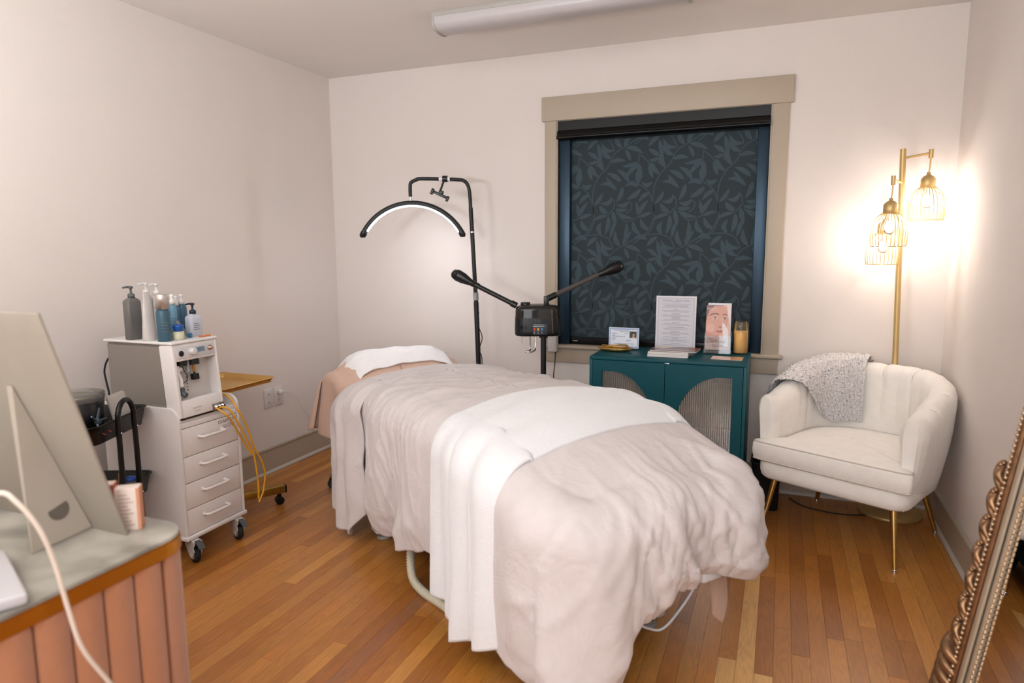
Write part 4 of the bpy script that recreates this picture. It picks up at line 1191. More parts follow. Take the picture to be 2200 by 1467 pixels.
def fold_duv(p, n_, L, k, dn):
    side = n_.y < -.5 and n_.x < .5
    foot = n_.x >= .5
    ramp = max(0, (k - .10) / .90)
    w_ = ramp ** 0.8
    f = 0
    if side:
        ph = L * 13 + 3.2 * ramp + 2.6 * nz(L * 1.7, ramp * .8, 1)
        f += w_ * (0.024 * sin(ph) + 0.020 * nz(L * 5, ramp * 1.2, 5))
        f += 0.022 * w_ * pinch(L * 9 + 2.2 * ramp + 1.5 * nz(L * 2.3, ramp, 3))
        f += 0.013 * (k ** .5) * sharp(L * 7.0 + ramp * 2.2, ramp * .9, 8) + 0.006 * sharp(L * 16 - ramp * 2.0, ramp * 2, 18)
        f -= 0.050 * (k ** .5) * (1 - min(1, max(0, (p.x - 1.90) / .09)))
        f += 0.015 * sin(pi * k)           # belly of the quilt
        f -= 0.02 * max(0, k - .85) / .15   # hem tucks in
        bl = math.exp(-((p.x - 2.80) / 0.32) ** 6)
        f = f * (1 - .94 * bl)
    elif foot:
        amp = interp([(-.45, .012), (-.2, .020), (0.0, .036), (.4, .036)], p.y)
        ph = L * 9.5 + 2.0 * ramp * (p.y + .1) + 1.2 * nz(L * 3, ramp * 1.2, 0)
        f += amp * w_ * (1.5 * pinch(ph) + .9 * pinch(ph * 1.73 + 1.1) - .5)
        f += 0.016 * (k ** .6) * sharp(L * 10 - ramp * 1.5, ramp * .7, 3) + 0.007 * sharp(L * 22 + ramp * 2, ramp * 2, 23)
        f += 0.012 * w_ * nz(L * 7, ramp * 1.5, 6)
        f += 0.012 * sin(pi * k)
        f -= 0.03 * max(0, k - .88) / .12
        f += interp([(-.5, .035), (-.2, .015), (0, -.01), (.15, .0), (.30, .035)], p.y) * w_
    else:
        f += w_ * 0.025 * sin(L * 14)
        f -= 0.02 * max(0, k - .85) / .15
    return f
def top_duv(q, k, L):
    w2 = max(0, min(1, (q.x - 2.7) / .3))
    a = (1 - w2) * (0.016 * sharp(q.x * 4.2 + q.y * 1.2, q.y * 1.0 - q.x * .3, 11) + 0.010 * sharp(q.x * 8 - q.y * 3.0, q.y * 1.8 + q.x, 4) + 0.005 * sharp(q.x * 15 + q.y * 5, q.y * 4, 31))
    a += w2 * k * (0.012 * sharp(q.y * 9, q.x * 1.6, 12) + 0.006 * sharp(q.y * 17 + q.x * 2, q.x * 3, 14)) + 0.002 * nz(q.x * 16, q.y * 16, 3)
    a += 0.018 * nz(q.x * 2.5, q.y * 3.5, 6)
    if q.x > 2.72: a += (q.x - 2.72) * 0.075 * k * (pinch(L * 9.5 + 1.2 * nz(L * 3, 0, 0)) - .25)
    bl = math.exp(-((q.x - (2.79 - .15 * (q.y))) / 0.40) ** 6)
    return (a - 0.010) * (1 - .9 * bl)
P = dv.build(hem_duv, fold_duv, nin=44, nout=84, topfn=top_duv)
b = MB().grid(P)
duvet = thing('duvet', 'rumpled oatmeal cotton duvet covering the treatment bed down to the foot', 'duvet', tuple(BO + Vector((0, 0, .7))), BR)
o = obj('cover', b, duvM, duvet); thicken(o, 0.012)
def cross(s_, w_, lift, foldk, tLe=-0.350, tRe=0.300, R=0.115, hemL=0.1, hemR=0.45, skew=0.0):
    """point on the bed cross-section: w_ 0..1 from left hem over the top to right hem"""
    zl = ztop(s_, tLe) + lift; zr = ztop(s_, tRe) + lift
    Rr = R + lift; arc = Rr * pi / 2
    lenL = arc + zl - Rr - hemL; lenT = tRe - tLe; lenR = arc + zr - Rr - hemR
    tot = lenL + lenT + lenR; d = w_ * tot
    if d < lenL:
        e = lenL - d
        if e < arc: th_ = e / Rr; off = Rr * sin(th_); dn = Rr * (1 - cos(th_))
        else: off = Rr; dn = Rr + e - arc
        k = e / lenL
        return s_, tLe - off, zl - dn, k, -1
    d -= lenL
    if d < lenT:
        t_ = tLe + d; return s_, t_, ztop(s_, t_) + lift, 0, 0
    e = d - lenT
    if e < arc: th_ = e / Rr; off = Rr * sin(th_); dn = Rr * (1 - cos(th_))
    else: off = Rr; dn = Rr + e - arc
    return s_, tRe + off, zr - dn, e / lenR, 1
# turned-back collar of the duvet at the head end
P = []
NS, NW = 70, 190
for i in range(NS + 1):
    a = i / NS
    row = []
    for j in range(NW + 1):
        w_ = j / NW
        sL0, sL1 = 1.42, 1.88; sR0, sR1 = 1.36, 1.74
        s_ = (sL0 + (sR0 - sL0) * w_) + a * ((sL1 + (sR1 - sL1) * w_) - (sL0 + (sR0 - sL0) * w_))
        hemz = interp([(0, .10), (.3, .085), (.5, .05), (.75, .05), (1, .17)], a)
        roll = sin(pi * min(1, a * 1.0)) ** .5
        x, y, z, k, sd_ = cross(s_, w_, 0.010 + 0.034 * sin(pi * a) ** .5 * (.4 + .6 * a), 0, hemL=hemz, hemR=.5)
        if sd_ < 0: x -= .02 * k
        wr = 0.010 * (ridged(s_ * 9 + w_ * 2, w_ * 7, 12) - .5) + 0.016 * k * sin(a * 17 + 2 * w_) + .010 * k * nz(a * 6, k * 3, 2)
        if sd_ == 0: z += wr + 0.007 * ridged(s_ * 22, y * 6, 5) - .004
        else: y += sd_ * (wr * 1.2 + 0.02 * k * sin(pi * a)); x -= 0.03 * k * (a - .5) * 2 * (1 if k > .6 else k / .6)
        row.append(bw(x, y, z))
    P.append(row)
o = obj('turned_back_collar', MB().grid(P), duvM, duvet); thicken(o, 0.012)

# white plush throw across the bed
plushM = mat('white_plush', '#e2e2e4', 0.95, var=0.02, vscale=60, bump=0.5, bscale=260, sheen=0.5)
def plush_layer(sL0, sL1, sR0, sR1, lift, hemf, seed):
    P = []
    NS, NW = 46, 200
    for i in range(NS + 1):
        a = i / NS; row = []
        for j in range(NW + 1):
            w_ = j / NW
            # top part bends: the band runs slightly towards the head on the far side
            ww = min(1, max(0, (w_ - .30) / .5))
            s0_ = sL0 + (sR0 - sL0) * ww; s1_ = sL1 + (sR1 - sL1) * ww
            s_ = s0_ + (s1_ - s0_) * a
            x, y, z, k, sd_ = cross(s_, w_, lift - .013 * abs(2 * a - 1) ** 7, 0, hemL=hemf(a), hemR=.42)
            edge = 1 - abs(2 * a - 1) ** 6
            f = 0.009 * sin(a * 13 + seed + 1.5 * w_) * (0.5 + k) + .007 * nz(a * 5, w_ * 5, seed) + 0.006 * edge - .004
            if sd_ == 0: z += f
            else:
                y += sd_ * (f * 1.5 + .008 * k); z += 0
            row.append(bw(x, y, z))
        P.append(row)
    return P
pt = thing('plush_throw', 'folded white plush throw laid across the duvet and hanging down the near side', 'throw blanket', tuple(bw(2.8, -.05, .8)), BR)
o = obj('lower_fold', MB().grid(plush_layer(2.60, 2.92, 2.46, 2.86, 0.023, lambda a: .165 - .03 * a, 1)), plushM, pt); thicken(o, 0.010)
o = obj('upper_fold', MB().grid(plush_layer(2.74, 3.045, 2.58, 2.97, 0.035, lambda a: .075 + .095 * a, 4)), plushM, pt); thicken(o, 0.010)

# white towel over the head cushion
towM = mat('white_towel', '#f2f0f0', 0.9, var=0.03, vscale=30, bump=0.3, bscale=500)
P = []
for i in range(61):
    a = i / 60; row = []
    t_ = -0.315 + 0.60 * a
    front = interp([(0, .245), (.10, .20), (.25, .175), (.5, .16), (.8, .15), (.92, .17), (1, .20)], a)
    for j in range(41):
        c_ = j / 40
        s_ = 0.965 + (0.10 + front - 0.965 + 0.975) * c_ * 0.94
        z = z_sheet(s_, t_) if s_ > 1.0 else z_sheet(1.0, t_) - .01 - (1.0 - s_) * .4
        if 0.98 < s_ < 1.12: z = max(z, z_sheet(1.10, t_) - 0.25 * (1.10 - s_) ** 1.0 * .6)
        z += 0.008 + 0.003 * nz(a * 9, c_ * 5, 2) + .002 * sin(a * 25 + c_ * 3) + .004 * abs(sin(a * 9)) * c_
        sag = max(0, .10 - a) * .6
        z -= sag * .5
        row.append(bw(s_, t_ - sag * .1, z))
    P.append(row)
o = solo('towel', MB().grid(P), towM, 'white towel laid over the raised head cushion of the bed', 'towel', base=tuple(bw(1.1, 0, .78)))
thicken(o, 0.005)

# remote holder and cable at the foot, corrugated hose
rm = thing('bed_remote', 'white remote handset hanging under the duvet at the foot right corner', 'remote', tuple(bw(3.30, .13, .38)))
M = Matrix.Translation(bw(3.285, 0.15, 0.385)) @ Matrix.Rotation(BR, 4, 'Z')
obj('handset', MB().box((-0.016, -0.045, -0.06), (0.016, 0.05, 0.045), 0.014, 3, M=M), mat('handset_white', '#d9dde2', 0.35), rm)
obj('button', MB().cyl(M @ Vector((0.014, -0.02, 0.0)), M @ Vector((0.019, -0.02, 0.0)), 0.008), mat('button_blue', '#4a7fb0', 0.4), rm)
obj('cable', MB().tube(smooth_path([bw(3.275, .12, .34), bw(3.26, .07, .26), bw(3.24, .01, .19), bw(3.22, -.03, .185), bw(3.19, -.10, .23), bw(3.1, -.14, .30)]), 0.0042, 8), mat('cable_white', '#cdd0d4', 0.45), rm)
hs = thing('corrugated_hose', 'cream corrugated hose curving from under the bed onto the floor', 'hose', (1.65, -1.75, 0))
pts = smooth_path([(1.50, -1.40, .40), (1.495, -1.55, .26), (1.52, -1.64, .16), (1.555, -1.70, .06), (1.62, -1.735, .022), (1.75, -1.80, .018), (1.90, -1.885, .018), (2.05, -1.93, .018), (2.15, -1.90, .018)], 34)
obj('hose', MB().tube(pts, [0.0165 + (0.0025 if k % 3 == 0 else -0.001) for k in range(len(pts))], 14), mat('hose_cream', '#c9c0a9', 0.5), hs)

# rolling stool partly seen under the bed head
sl = thing('rolling_stool', 'rolling stool under the bed head, one chrome leg and black caster showing', 'stool', (0.72, -0.72, 0))
c0 = Vector((0.722, -0.708, 0))
obj('seat', MB().lathe([(0, .32), (.16, .32), (.172, .335), (.172, .365), (.155, .385), (0, .39)], tuple(c0), 32), mat('stool_black', '#17171a', 0.5), sl)
obj('gas_column', MB().cyl(c0 + Vector((0, 0, .09)), c0 + Vector((0, 0, .32)), 0.022), chromeM, sl)
for k in range(5):
    a = radians(213 + 72 * k)
    e = c0 + Vector((0.235 * cos(a), 0.235 * sin(a), 0))
    lg = obj('leg', MB().tube(smooth_path([c0 + Vector((0, 0, .125)), c0.lerp(e, .55) + Vector((0, 0, .125)), e.copy() + Vector((0, 0, .09)) - (e - c0) * .06, e + Vector((0, 0, .055))], 5), 0.012, 12), chromeM, sl)
    cst = MB()
    for q in (-.013, .013):
        nx_, ny_ = -sin(a), cos(a)
        cst.cyl(e + Vector((nx_ * (q - .008), ny_ * (q - .008), .026)), e + Vector((nx_ * (q + .008), ny_ * (q + .008), .026)), 0.025, seg=20)
    cst.box((e.x - .012, e.y - .012, .03), (e.x + .012, e.y + .012, .060), 0.004)
    obj('caster', cst, blackM, lg)

# ------------------------------------------------------------------ arc lamp
rl = thing('arc_lamp', 'black half-moon ring-light on a tall stand lit over the bed head', 'lamp', (1.205, -0.29, 0))
bx = Vector((0.93, 0.367, 0))
A = lambda x, z, d=0.0: Vector((0.875, -0.425, 0)) + bx * x + Vector((0, 0, z)) + Vector((-.367, .93, 0)) * d
px_ = 0.325
obj('pole', MB().cyl(A(px_ + .058, 0.03), A(px_ + .030, 1.05), 0.0150, seg=18), blackMatM, rl)
obj('upper_pole', MB().cyl(A(px_ + .030, 1.05), A(px_ + .006, 1.60), 0.0125, seg=18), blackMatM, rl)
obj('clear_collar', MB().cyl(A(px_ + .030, 1.06), A(px_ + .028, 1.105), 0.0165, seg=18), glassy('grey_clear', '#cfd0d2', .5, .1), rl)
obj('collar_ring', MB().cyl(A(px_ + .012, 1.455), A(px_ + .012, 1.462), 0.0150, seg=18), chromeM, rl)
obj('bent_arm', MB().tube(smooth_path([A(px_ + .006, 1.58), A(px_ + .001, 1.68), A(px_ - .008, 1.725), A(px_ - .030, 1.752), A(px_ - .07, 1.760), A(px_ - .20, 1.765), A(px_ - .29, 1.766), A(0.02, 1.762), A(-.014, 1.745), A(-.020, 1.715), A(-.020, 1.665)], 6), 0.0105, 14), blackMatM, rl)
obj('swivel', MB().cyl(A(-.020, 1.66), A(-.020, 1.625), 0.008, seg=12), chromeM, rl)
obj('cable', MB().tube(smooth_path([A(px_ + .047, .99, -.02), A(px_ + .040, .92, -.025), A(px_ + .065, .84, -.03), A(px_ + .045, .76, -.02), A(px_ + .062, .70, -.02), A(px_ + .06, .4, -.02)]), 0.003, 8), rubberM, rl)
for k in range(3):
    a = radians(20 + 120 * k)
    obj('tripod_leg', MB().cyl(A(px_ + .056, .16), A(px_ + .056 + .24 * cos(a), .012, .24 * sin(a)), 0.009, seg=10), blackMatM, rl)
# head: arc of about 150 degrees
RA = 0.328; AC = A(-.012, 1.625 - RA)
def arcp(an, r_, d): return AC + bx * (r_ * sin(an)) + Vector((0, 0, r_ * cos(an))) + Vector((-.367, .93, 0)) * d
P = []; Pe = []
SP = radians(62)
for k in range(61):
    an = -SP * 0.99 + 2 * SP * k / 60 
    P.append([arcp(an, RA + r_, d) for r_, d in ((0, -.018), (0.010, -.020), (0.016, -.010), (0.018, 0.004), (0.010, .018), (-0.012, .018), (-0.014, .012), (-0.010, -.012), (-.006, -.018), (0, -.018))])
    Pe.append([arcp(an, RA + r_, d) for r_, d in ((-.0145, .012), (-.0165, .008), (-.0168, -.006), (-.0135, -.0125))])
b = MB().grid(P); b.add(P[0], [tuple(range(9))]); b.add(P[-1], [tuple(range(9))[::-1]])
hd_ = obj('arc_head', b, blackMatM, rl)
ledM = mat('led_strip', '#ffffff', 0.5, var=0, emit='#f3f6ff', estr=ARC_POWER)
obj('led_strip', MB().grid(Pe[2:-2]), ledM, hd_)
for sg_ in (-1, 1):
    an = sg_ * SP * 1.03
    obj('end_cap', MB().tube([arcp(sg_ * SP * .97, RA, 0), arcp(an, RA, 0), arcp(an + sg_ * .03, RA - .004, 0)], [0.0205, 0.0205, 0.014], 6), blackM, hd_)
# phone clamp
pcm = obj('phone_clamp', MB().cyl(A(px_ - .155, 1.763, -.012), A(px_ - .125, 1.763, -.012), 0.019, seg=18), blackM, rl)
obj('white_hub', MB().cyl(A(px_ - .175, 1.763, -.01), A(px_ - .155, 1.763, -.01), 0.014).cyl(A(px_ - .125, 1.763, -.01), A(px_ - .112, 1.763, -.01), 0.0165), whiteM, pcm)
obj('clamp_arm', MB().cyl(A(px_ - .145, 1.755, -.02), A(px_ - .168, 1.690, -.03), 0.006), blackM, pcm)
Mc = frame(A(px_ - .168, 1.672, -.035), bx * .9 + Vector((0, 0, -.42)), Vector((0, 0, .9)) + bx * .42)
obj('phone_grip', MB().box((-.052, -.008, -.008), (.052, .008, .008), .003, M=Mc).box((-.056, -.020, -.012), (-.040, .016, .014), .003, M=Mc).box((.040, -.020, -.012), (.056, .012, .014), .003, M=Mc).box((-.014, .004, -.01), (.014, .026, .01), .003, M=Mc), blackM, pcm)

# ------------------------------------------------------------------ facial steamer
st = thing('facial_steamer', 'black facial steamer on a stand with two swing arms in front of the window', 'steamer', (1.665, -0.41, 0))
SM = frame((1.668, -0.408, 0), (0.93, 0.367, 0), (-.367, 0.93, 0))   # x image right, y away, z up
def S(x, y, z): return SM @ Vector((x, y, z))
smokeM = glassy('smoked_plastic', '#3a3634', 0.55, 0.06)
obj('column', MB().cyl(S(0.0, 0, 0.05), S(0.0, 0, 0.885), 0.0155, seg=20), blackMatM, st)
obj('column_collar', MB().cyl(S(0.0, 0, 0.868), S(0.0, 0, 0.885), 0.024, seg=20), blackM, st)
for k in range(5):
    a = radians(30 + 72 * k)
    lg = obj('base_leg', MB().tube([S(0, 0, .075), S(.12 * cos(a), .12 * sin(a), .07), S(.22 * cos(a), .22 * sin(a), .055)], 0.013, 10), blackMatM, st)
    obj('caster', MB().cyl(S(.22 * cos(a) - .012, .22 * sin(a), .025), S(.22 * cos(a) + .012, .22 * sin(a), .025), 0.025, seg=18), blackM, lg)
def hull(x0, x1, y0, y1, levels, r=0.05):
    P = []
    for (px, py) in rrect(x0, y0, x1, y1, r, 6):
        P.append([S((x0 + x1) / 2 + (px - (x0 + x1) / 2) * k, (y0 + y1) / 2 + (py - (y0 + y1) / 2) * k, z) for z, k in levels])
    return MB().grid(P, closed_u=True), P
b, P = hull(-.160, .096, -.075, .085, [(0.884, .90), (0.886, .96), (0.895, .995), (0.912, 1.0), (0.985, .985)])
b.add([q[0] for q in P], [tuple(range(len(P)))[::-1]]); b.add([q[-1] for q in P], [tuple(range(len(P)))])
body = obj('housing', b, blackM, st)
b, P = hull(-.158, .092, -.073, .083, [(0.975, .99), (1.025, .975), (1.035, .96), (1.044, .90), (1.050, .78), (1.056, .5), (1.058, .2)])
b.add([q[-1] for q in P], [tuple(range(len(P)))])
obj('smoked_tank', b, smokeM, st)
obj('tank_insert', MB().box((-.06, -.03, .985), (.03, .05, 1.030), M=SM), mat('copper_brown', '#6b4a3b', .5), body)
obj('tank_cap', MB().lathe([(0, 0), (.026, 0), (.027, .004), (.027, .018), (.024, .020), (0, .020)], tuple(S(-.100, -.01, 1.048)), 24), blackM, st)
pn = obj('control_panel', MB().box((-.060, -.0785, .893), (.018, -.0745, .955), .002, M=SM), mat('panel_grey', '#33383f', .4), body)
for k, cc_ in enumerate(('#d8402e', '#e0a02a', '#2f7fb4')):
    obj('button', MB().box((-.058 + .021 * k, -.084, .917), (-.047 + .021 * k, -.0775, .931), .0015, M=SM), mat('button_' + cc_, cc_, .35, var=0), pn)
b = MB()
for k in range(3):
    b.box((-.057 + .021 * k, -.0792, .909), (-.049 + .021 * k, -.0784, .9105), M=SM).box((-.0545 + .021 * k, -.0792, .901), (-.0515 + .021 * k, -.0784, .9045), M=SM)
b.box((-.062, -.0792, .940), (.002, -.0784, .9425), M=SM).box((-.055, -.0792, .948), (.002, -.0784, .949), M=SM)
obj('white_print', b, mat('print_white', '#d8dadc', .5, var=0), pn)
b = MB()
for k in range(4): 
    b.tube([S(-.046 + .009 * k, -.0795, .958), S(-.048 + .009 * k, -.0795, .970), S(-.044 + .009 * k, -.0795, .982)], .0012, 5)
    b.tube([S(-.050 + .009 * k, -.0795, .964 + .004 * (k % 2)), S(-.041 + .009 * k, -.0795, .976 - .004 * (k % 2))], .0010, 5)
obj('emblem', b, mat('emblem_grey', '#5c6268', .4, var=0), body)
b = MB()
for k in range(6):
    if k != 3: b.box((-.128 + .006 * k, -.0785, .925), (-.1255 + .006 * k, -.0765, .945), M=SM)
obj('vent_slot', b, mat('vent_black', '#030303', .8, var=0), body)
obj('front_rib', MB().tube([S(.046, -.080, .905), S(.044, -.079, .98), S(.042, -.077, 1.03)], .0022, 8), mat('bright_edge', '#6f6a66', .2, .6), body)
# heating loop and probe under the body
obj('heating_loop', MB().tube(smooth_path([S(-.075, 0, .885), S(-.075, 0, .815), S(-.073, -.01, .802), S(-.085, -.03, .797), S(-.100, -.03, .797), S(-.100, -.045, .797), S(-.075, -.05, .795), S(-.052, -.03, .800), S(-.046, -.01, .815), S(-.046, 0, .885)], 6), 0.0045, 10), chromeM, st)
obj('probe', MB().cyl(S(-.120, 0, .885), S(-.120, 0, .830), .0012, seg=6), chromeM, st)
# arms
def nozzle(p, d, face, up=Vector((0, 0, 1))):
    d = d.normalized(); P = []
    n1 = d.cross(face).normalized(); n2 = n1.cross(d).normalized()
    for k in range(20):
        a = 2 * pi * k / 20
        P.append([p + d * x + n1 * (r1 * cos(a)) + n2 * (r2 * sin(a)) for x, r1, r2 in ((0, .014, .014), (.012, .018, .018), (.03, .019, .019), (.05, .024, .021), (.08, .031, .024), (.115, .033, .024), (.140, .026, .018), (.150, .012, .008), (.152, .0, .0))])
    return MB().grid(P, closed_u=True)
pl0 = S(-.150, -.02, 1.050); pl1 = Vector((1.301, -0.505, 1.161)); dl = (Vector((1.153, -.552, 1.245)) - pl1)
la = obj('left_arm', MB().cyl(pl0, pl1, .0135, seg=18).cyl(pl0, pl0.lerp(pl1, .12), .018, seg=18), mat('arm_black', '#131416', .25), st)
obj('nozzle', nozzle(pl1, dl, Vector((0.4, -.9, -.1))), blackM, la)
obj('nozzle_ring', MB().cyl(pl1 - dl.normalized() * .02, pl1 + dl.normalized() * .004, .0175, seg=18), blackM, la)
q = pl1 + dl.normalized() * .125 + Vector((.37, -.92, .1)).normalized() * .022
obj('nozzle_hole', MB().ball(q, .009, 10, 6), mat('hole_black', '#020202', .6, var=0), la)
pr0 = S(.022, .01, 1.085); pr1 = Vector((1.934, -0.244, 1.214)); dr = Vector((2.071, -.181, 1.272)) - pr1
obj('pivot_post', MB().box((.002, -.012, 1.045), (.030, .025, 1.100), .003, M=SM), blackM, st)
ra = obj('right_arm', MB().cyl(pr0, pr1, .0135, seg=18), glassy('smoke_tube', '#6d6663', .5, .05), st)
obj('arm_sleeve', MB().cyl(pr0, pr0.lerp(pr1, .17), .0175, seg=18), blackM, ra)
obj('nozzle', nozzle(pr1, dr, Vector((0.4, -.9, -.1))), blackM, ra)
q = pr1 + dr.normalized() * .122 + Vector((.37, -.92, .1)).normalized() * .022
obj('nozzle_hole', MB().ball(q, .010, 10, 6), mat('hole_black', '#020202', .6, var=0), ra)

# ------------------------------------------------------------------ white drawer cart
cartM = mat('cart_white', '#e2dddb', 0.4, var=0.02, vscale=6)
CY0, CY1, CXF, CXB = -1.876, -1.532, 0.540, 0.09
cart = thing('drawer_cart', 'white four-drawer trolley cart on braked casters carrying the facial machine', 'cart', (0.31, -1.70, 0))
MX = Matrix(((1, 0, 0, 0), (0, 0, 1, 0), (0, 1, 0, 0), (0, 0, 0, 1)))     # prism xy -> world x,z ; extrude along y
side = [(CXB, 0.125), (CXF + .004, 0.125)] + [(CXF + .004 - .055 + .055 * cos(radians(a)), 0.640 + .055 * sin(radians(a))) for a in range(0, 91, 15)] + [(CXB, 0.695)]
for (y0, y1) in ((CY0, CY0 + .014), (CY1 - .014, CY1)):
    obj('side_panel', MB().prism(side, y0, y1, 0.002, M=MX), cartM, cart)
obj('top_shelf', MB().box((CXB, CY0 + .014, .628), (CXF - .004, CY1 - .014, .646), .002), cartM, cart)
obj('back_panel', MB().box((CXB, CY0 + .014, .14), (CXB + .01, CY1 - .014, .63)), cartM, cart)
obj('bottom_board', MB().box((CXB - .005, CY0 - .004, .108), (CXF + .012, CY1 + .004, .126), .004), cartM, cart)
obj('top_strip', MB().box((CXF - .016, CY0 + .015, .604), (CXF, CY1 - .015, .628), .002), cartM, cart)
for k, (z0, z1) in enumerate(((.4785, .6015), (.3605, .4755), (.2440, .3575), (.1285, .2410))):
    dr_ = obj('drawer', MB().box((CXB + .03, CY0 + .016, z0), (CXF + .001, CY1 - .016, z1), .002), cartM, cart)
    zc = (z0 + z1) / 2 + .012; ya, yb = CY0 + .105, CY0 + .235
    h = MB().tube(smooth_path([(CXF, ya, zc), (CXF + .018, ya, zc), (CXF + .028, ya + .012, zc), (CXF + .029, (ya + yb) / 2, zc), (CXF + .028, yb - .012, zc), (CXF + .018, yb, zc), (CXF, yb, zc)], 4), .0062, 10)
    h.lathe([(0, 0), (.010, 0), (.010, .004), (0, .004)], seg=14, M=frame((CXF + .001, ya, zc), (0, 1, 0), (0, 0, 1)))
    h.lathe([(0, 0), (.010, 0), (.010, .004), (0, .004)], seg=14, M=frame((CXF + .001, yb, zc), (0, 1, 0), (0, 0, 1)))
    obj('handle', h, cartM, dr_)
    if k == 0:
        gi = mat('cart_lettering', '#8b8482', .5, var=0)
        text('lettering', 'DIAMOND', .024, gi, dr_, frame((CXF + .0016, CY1 - .068, .585), (0, 1, 0), (0, 0, 1)))
        text('lettering', 'GLOW', .024, gi, dr_, frame((CXF + .0016, CY1 - .066, .561), (0, 1, 0), (0, 0, 1)))
def caster(x, y, ang, root):
    Mk = Matrix.Translation((x, y, 0)) @ Matrix.Rotation(ang, 4, 'Z')
    cbm = MB()
    for s_ in (-1, 1):
        pf = [(-.020, .104), (.050, .104), (.062, .092), (.046, .074), (.055, .060), (.030, .022), (.010, .022), (-.030, .066), (-.040, .080)]
        Mp = Mk @ Matrix(((1, 0, 0, 0), (0, 0, 1, s_ * .017 - .0015), (0, 1, 0, 0), (0, 0, 0, 1)))
        cbm.prism(pf, 0, .003, .001, M=Mp)
    cbm.box((-.034, -.018, .100), (.056, .018, .106), .002, M=Mk)
    cbm.cyl(Mk @ Vector((.018, -.021, .036)), Mk @ Vector((.018, .021, .036)), .007)
    br = obj('caster', cbm, mat('caster_grey', '#c9c4bf', .45), root)
    seg = 26; wb = MB()
    prof = [(.012, -.011), (.028, -.012), (.034, -.011), (.036, -.004), (.036, .004), (.034, .011), (.028, .012), (.012, .011)]
    V = []
    Mw = Mk @ Matrix.Translation((.018, 0, .0365)) @ Matrix.Rotation(pi / 2, 4, 'X')
    wb.lathe(prof, seg=seg, M=Mw)
    obj('tyre', wb, rubberM, br)
    obj('hub', MB().lathe([(0, -.0125), (.022, -.0125), (.024, -.010), (.024, .010), (.022, .0125), (0, .0125)], M=Mw), mat('hub_grey', '#8c857e', .5), br)
    obj('brake_pedal', MB().prism([(.020, .098), (.050, .108), (.085, .100), (.098, .086), (.094, .082), (.078, .092), (.050, .099), (.022, .092)], -.013, .013, .001, M=Mk @ Matrix(((1, 0, 0, 0), (0, 0, 1, 0), (0, 1, 0, 0), (0, 0, 0, 1)))), mat('brake_grey', '#4a4d50', .5), br)
caster(CXF - .015, CY0 + .045, radians(-20), cart)
caster(CXF - .015, CY1 - .045, radians(-20), cart)
caster(CXB + .04, CY0 + .045, radians(60), cart)
caster(CXB + .04, CY1 - .045, radians(150), cart)

# ------------------------------------------------------------------ facial machine on the cart
fm = thing('facial_machine', 'white and grey facial treatment machine with slanted control face on the drawer cart', 'machine', (0.32, -1.745, 0.647))
MY0, MY1 = -1.866, -1.628
shell = [(0.105, .648), (0.520, .648), (0.462, .955), (0.105, .955)]
body = [(0.135, .648), (.482, .648), (.482, .66), (.462, .966), (.135, .966)]
obj('grey_shell', MB().prism(body, MY0, MY1, .010, M=MX, seg=4), steelM, fm)
obj('top_plate', MB().box((.125, MY0 - .006, .966), (.532, MY1 + .006, .978), .005, 3), whiteM, fm)
fo = Vector((.550, MY0 - .002, .650)); fv = Vector((-.024, 0, .317)); fh = fv.length
FM = frame(fo, (0, 1, 0), fv)           # x across (to the right in view), y up the face, z outwards
FW = MY1 - MY0 + .004
# face frame: side posts, top panel, bottom panel around a recess
D = -.055
obj('left_post', MB().box((0, 0, D - .02), (.020, fh, 0), .006, 3, M=FM), whiteM, fm)
obj('right_post', MB().box((FW - .012, 0, D - .02), (FW, fh, 0), .004, 3, M=FM), whiteM, fm)
obj('upper_panel', MB().box((.016, fh * .765, D), (FW - .008, fh, -.002), .004, M=FM), whiteM, fm)
obj('lower_panel', MB().box((.016, 0, D), (FW - .008, fh * .235, -.002), .004, M=FM), whiteM, fm)
rec = obj('recess_panel', MB().box((.016, fh * .2, D - .010), (FW - .008, fh * .8, D), M=FM), mat('recess_grey', '#c9c3be', .5, var=.03), fm)
b = MB()
for k in range(5): b.cyl(FM @ Vector((.105, fh * (.52 - .045 * k), D - .001)), FM @ Vector((.105, fh * (.52 - .045 * k), D + .0012)), .0032, seg=10)
obj('screw_hole', b, mat('hole_brown', '#5a4640', .6, var=0), rec)
cp = obj('control_strip', MB().box((.022, fh * .80, -.002), (FW - .016, fh * .955, .0008), .001, M=FM), mat('strip_white', '#d3d0d2', .35), fm)
obj('socket', MB().lathe([(0, .004), (.006, .005), (.011, .005), (.0125, .003), (.0125, 0)], seg=20, M=FM @ Matrix.Translation((.045, fh * .868, 0))), blackM, cp)
obj('knob', MB().lathe([(.0165, 0), (.0165, .010), (.0150, .022), (.013, .024), (0, .024)], seg=24, M=FM @ Matrix.Translation((.098, fh * .878, 0))), mat('knob_silver', '#dcdadb', .25, .2), cp)
obj('display', MB().box((.122, fh * .855, .0005), (.172, fh * .925, .0018), .0008, M=FM), mat('lcd_blue', '#7f93a6', .3), cp)
obj('display_digits', MB().box((.128, fh * .895, .0017), (.160, fh * .903, .0021), M=FM).box((.128, fh * .878, .0017), (.150, fh * .884, .0021), M=FM), mat('lcd_digits', '#54697e', .4, var=0), cp)
obj('silver_port', MB().lathe([(.012, 0), (.012, .004), (.007, .008), (.006, .016), (0, .016)], seg=18, M=FM @ Matrix.Translation((.200, fh * .888, 0))), mat('port_nickel', '#b9a08c', .25, .9), cp)
obj('amber_window', MB().prism([(.060, fh * .80), (.092, fh * .80), (.086, fh * .775), (.066, fh * .775)], -.002, .002, M=FM), mat('pale_peach', '#dcc9bd', .3), cp)
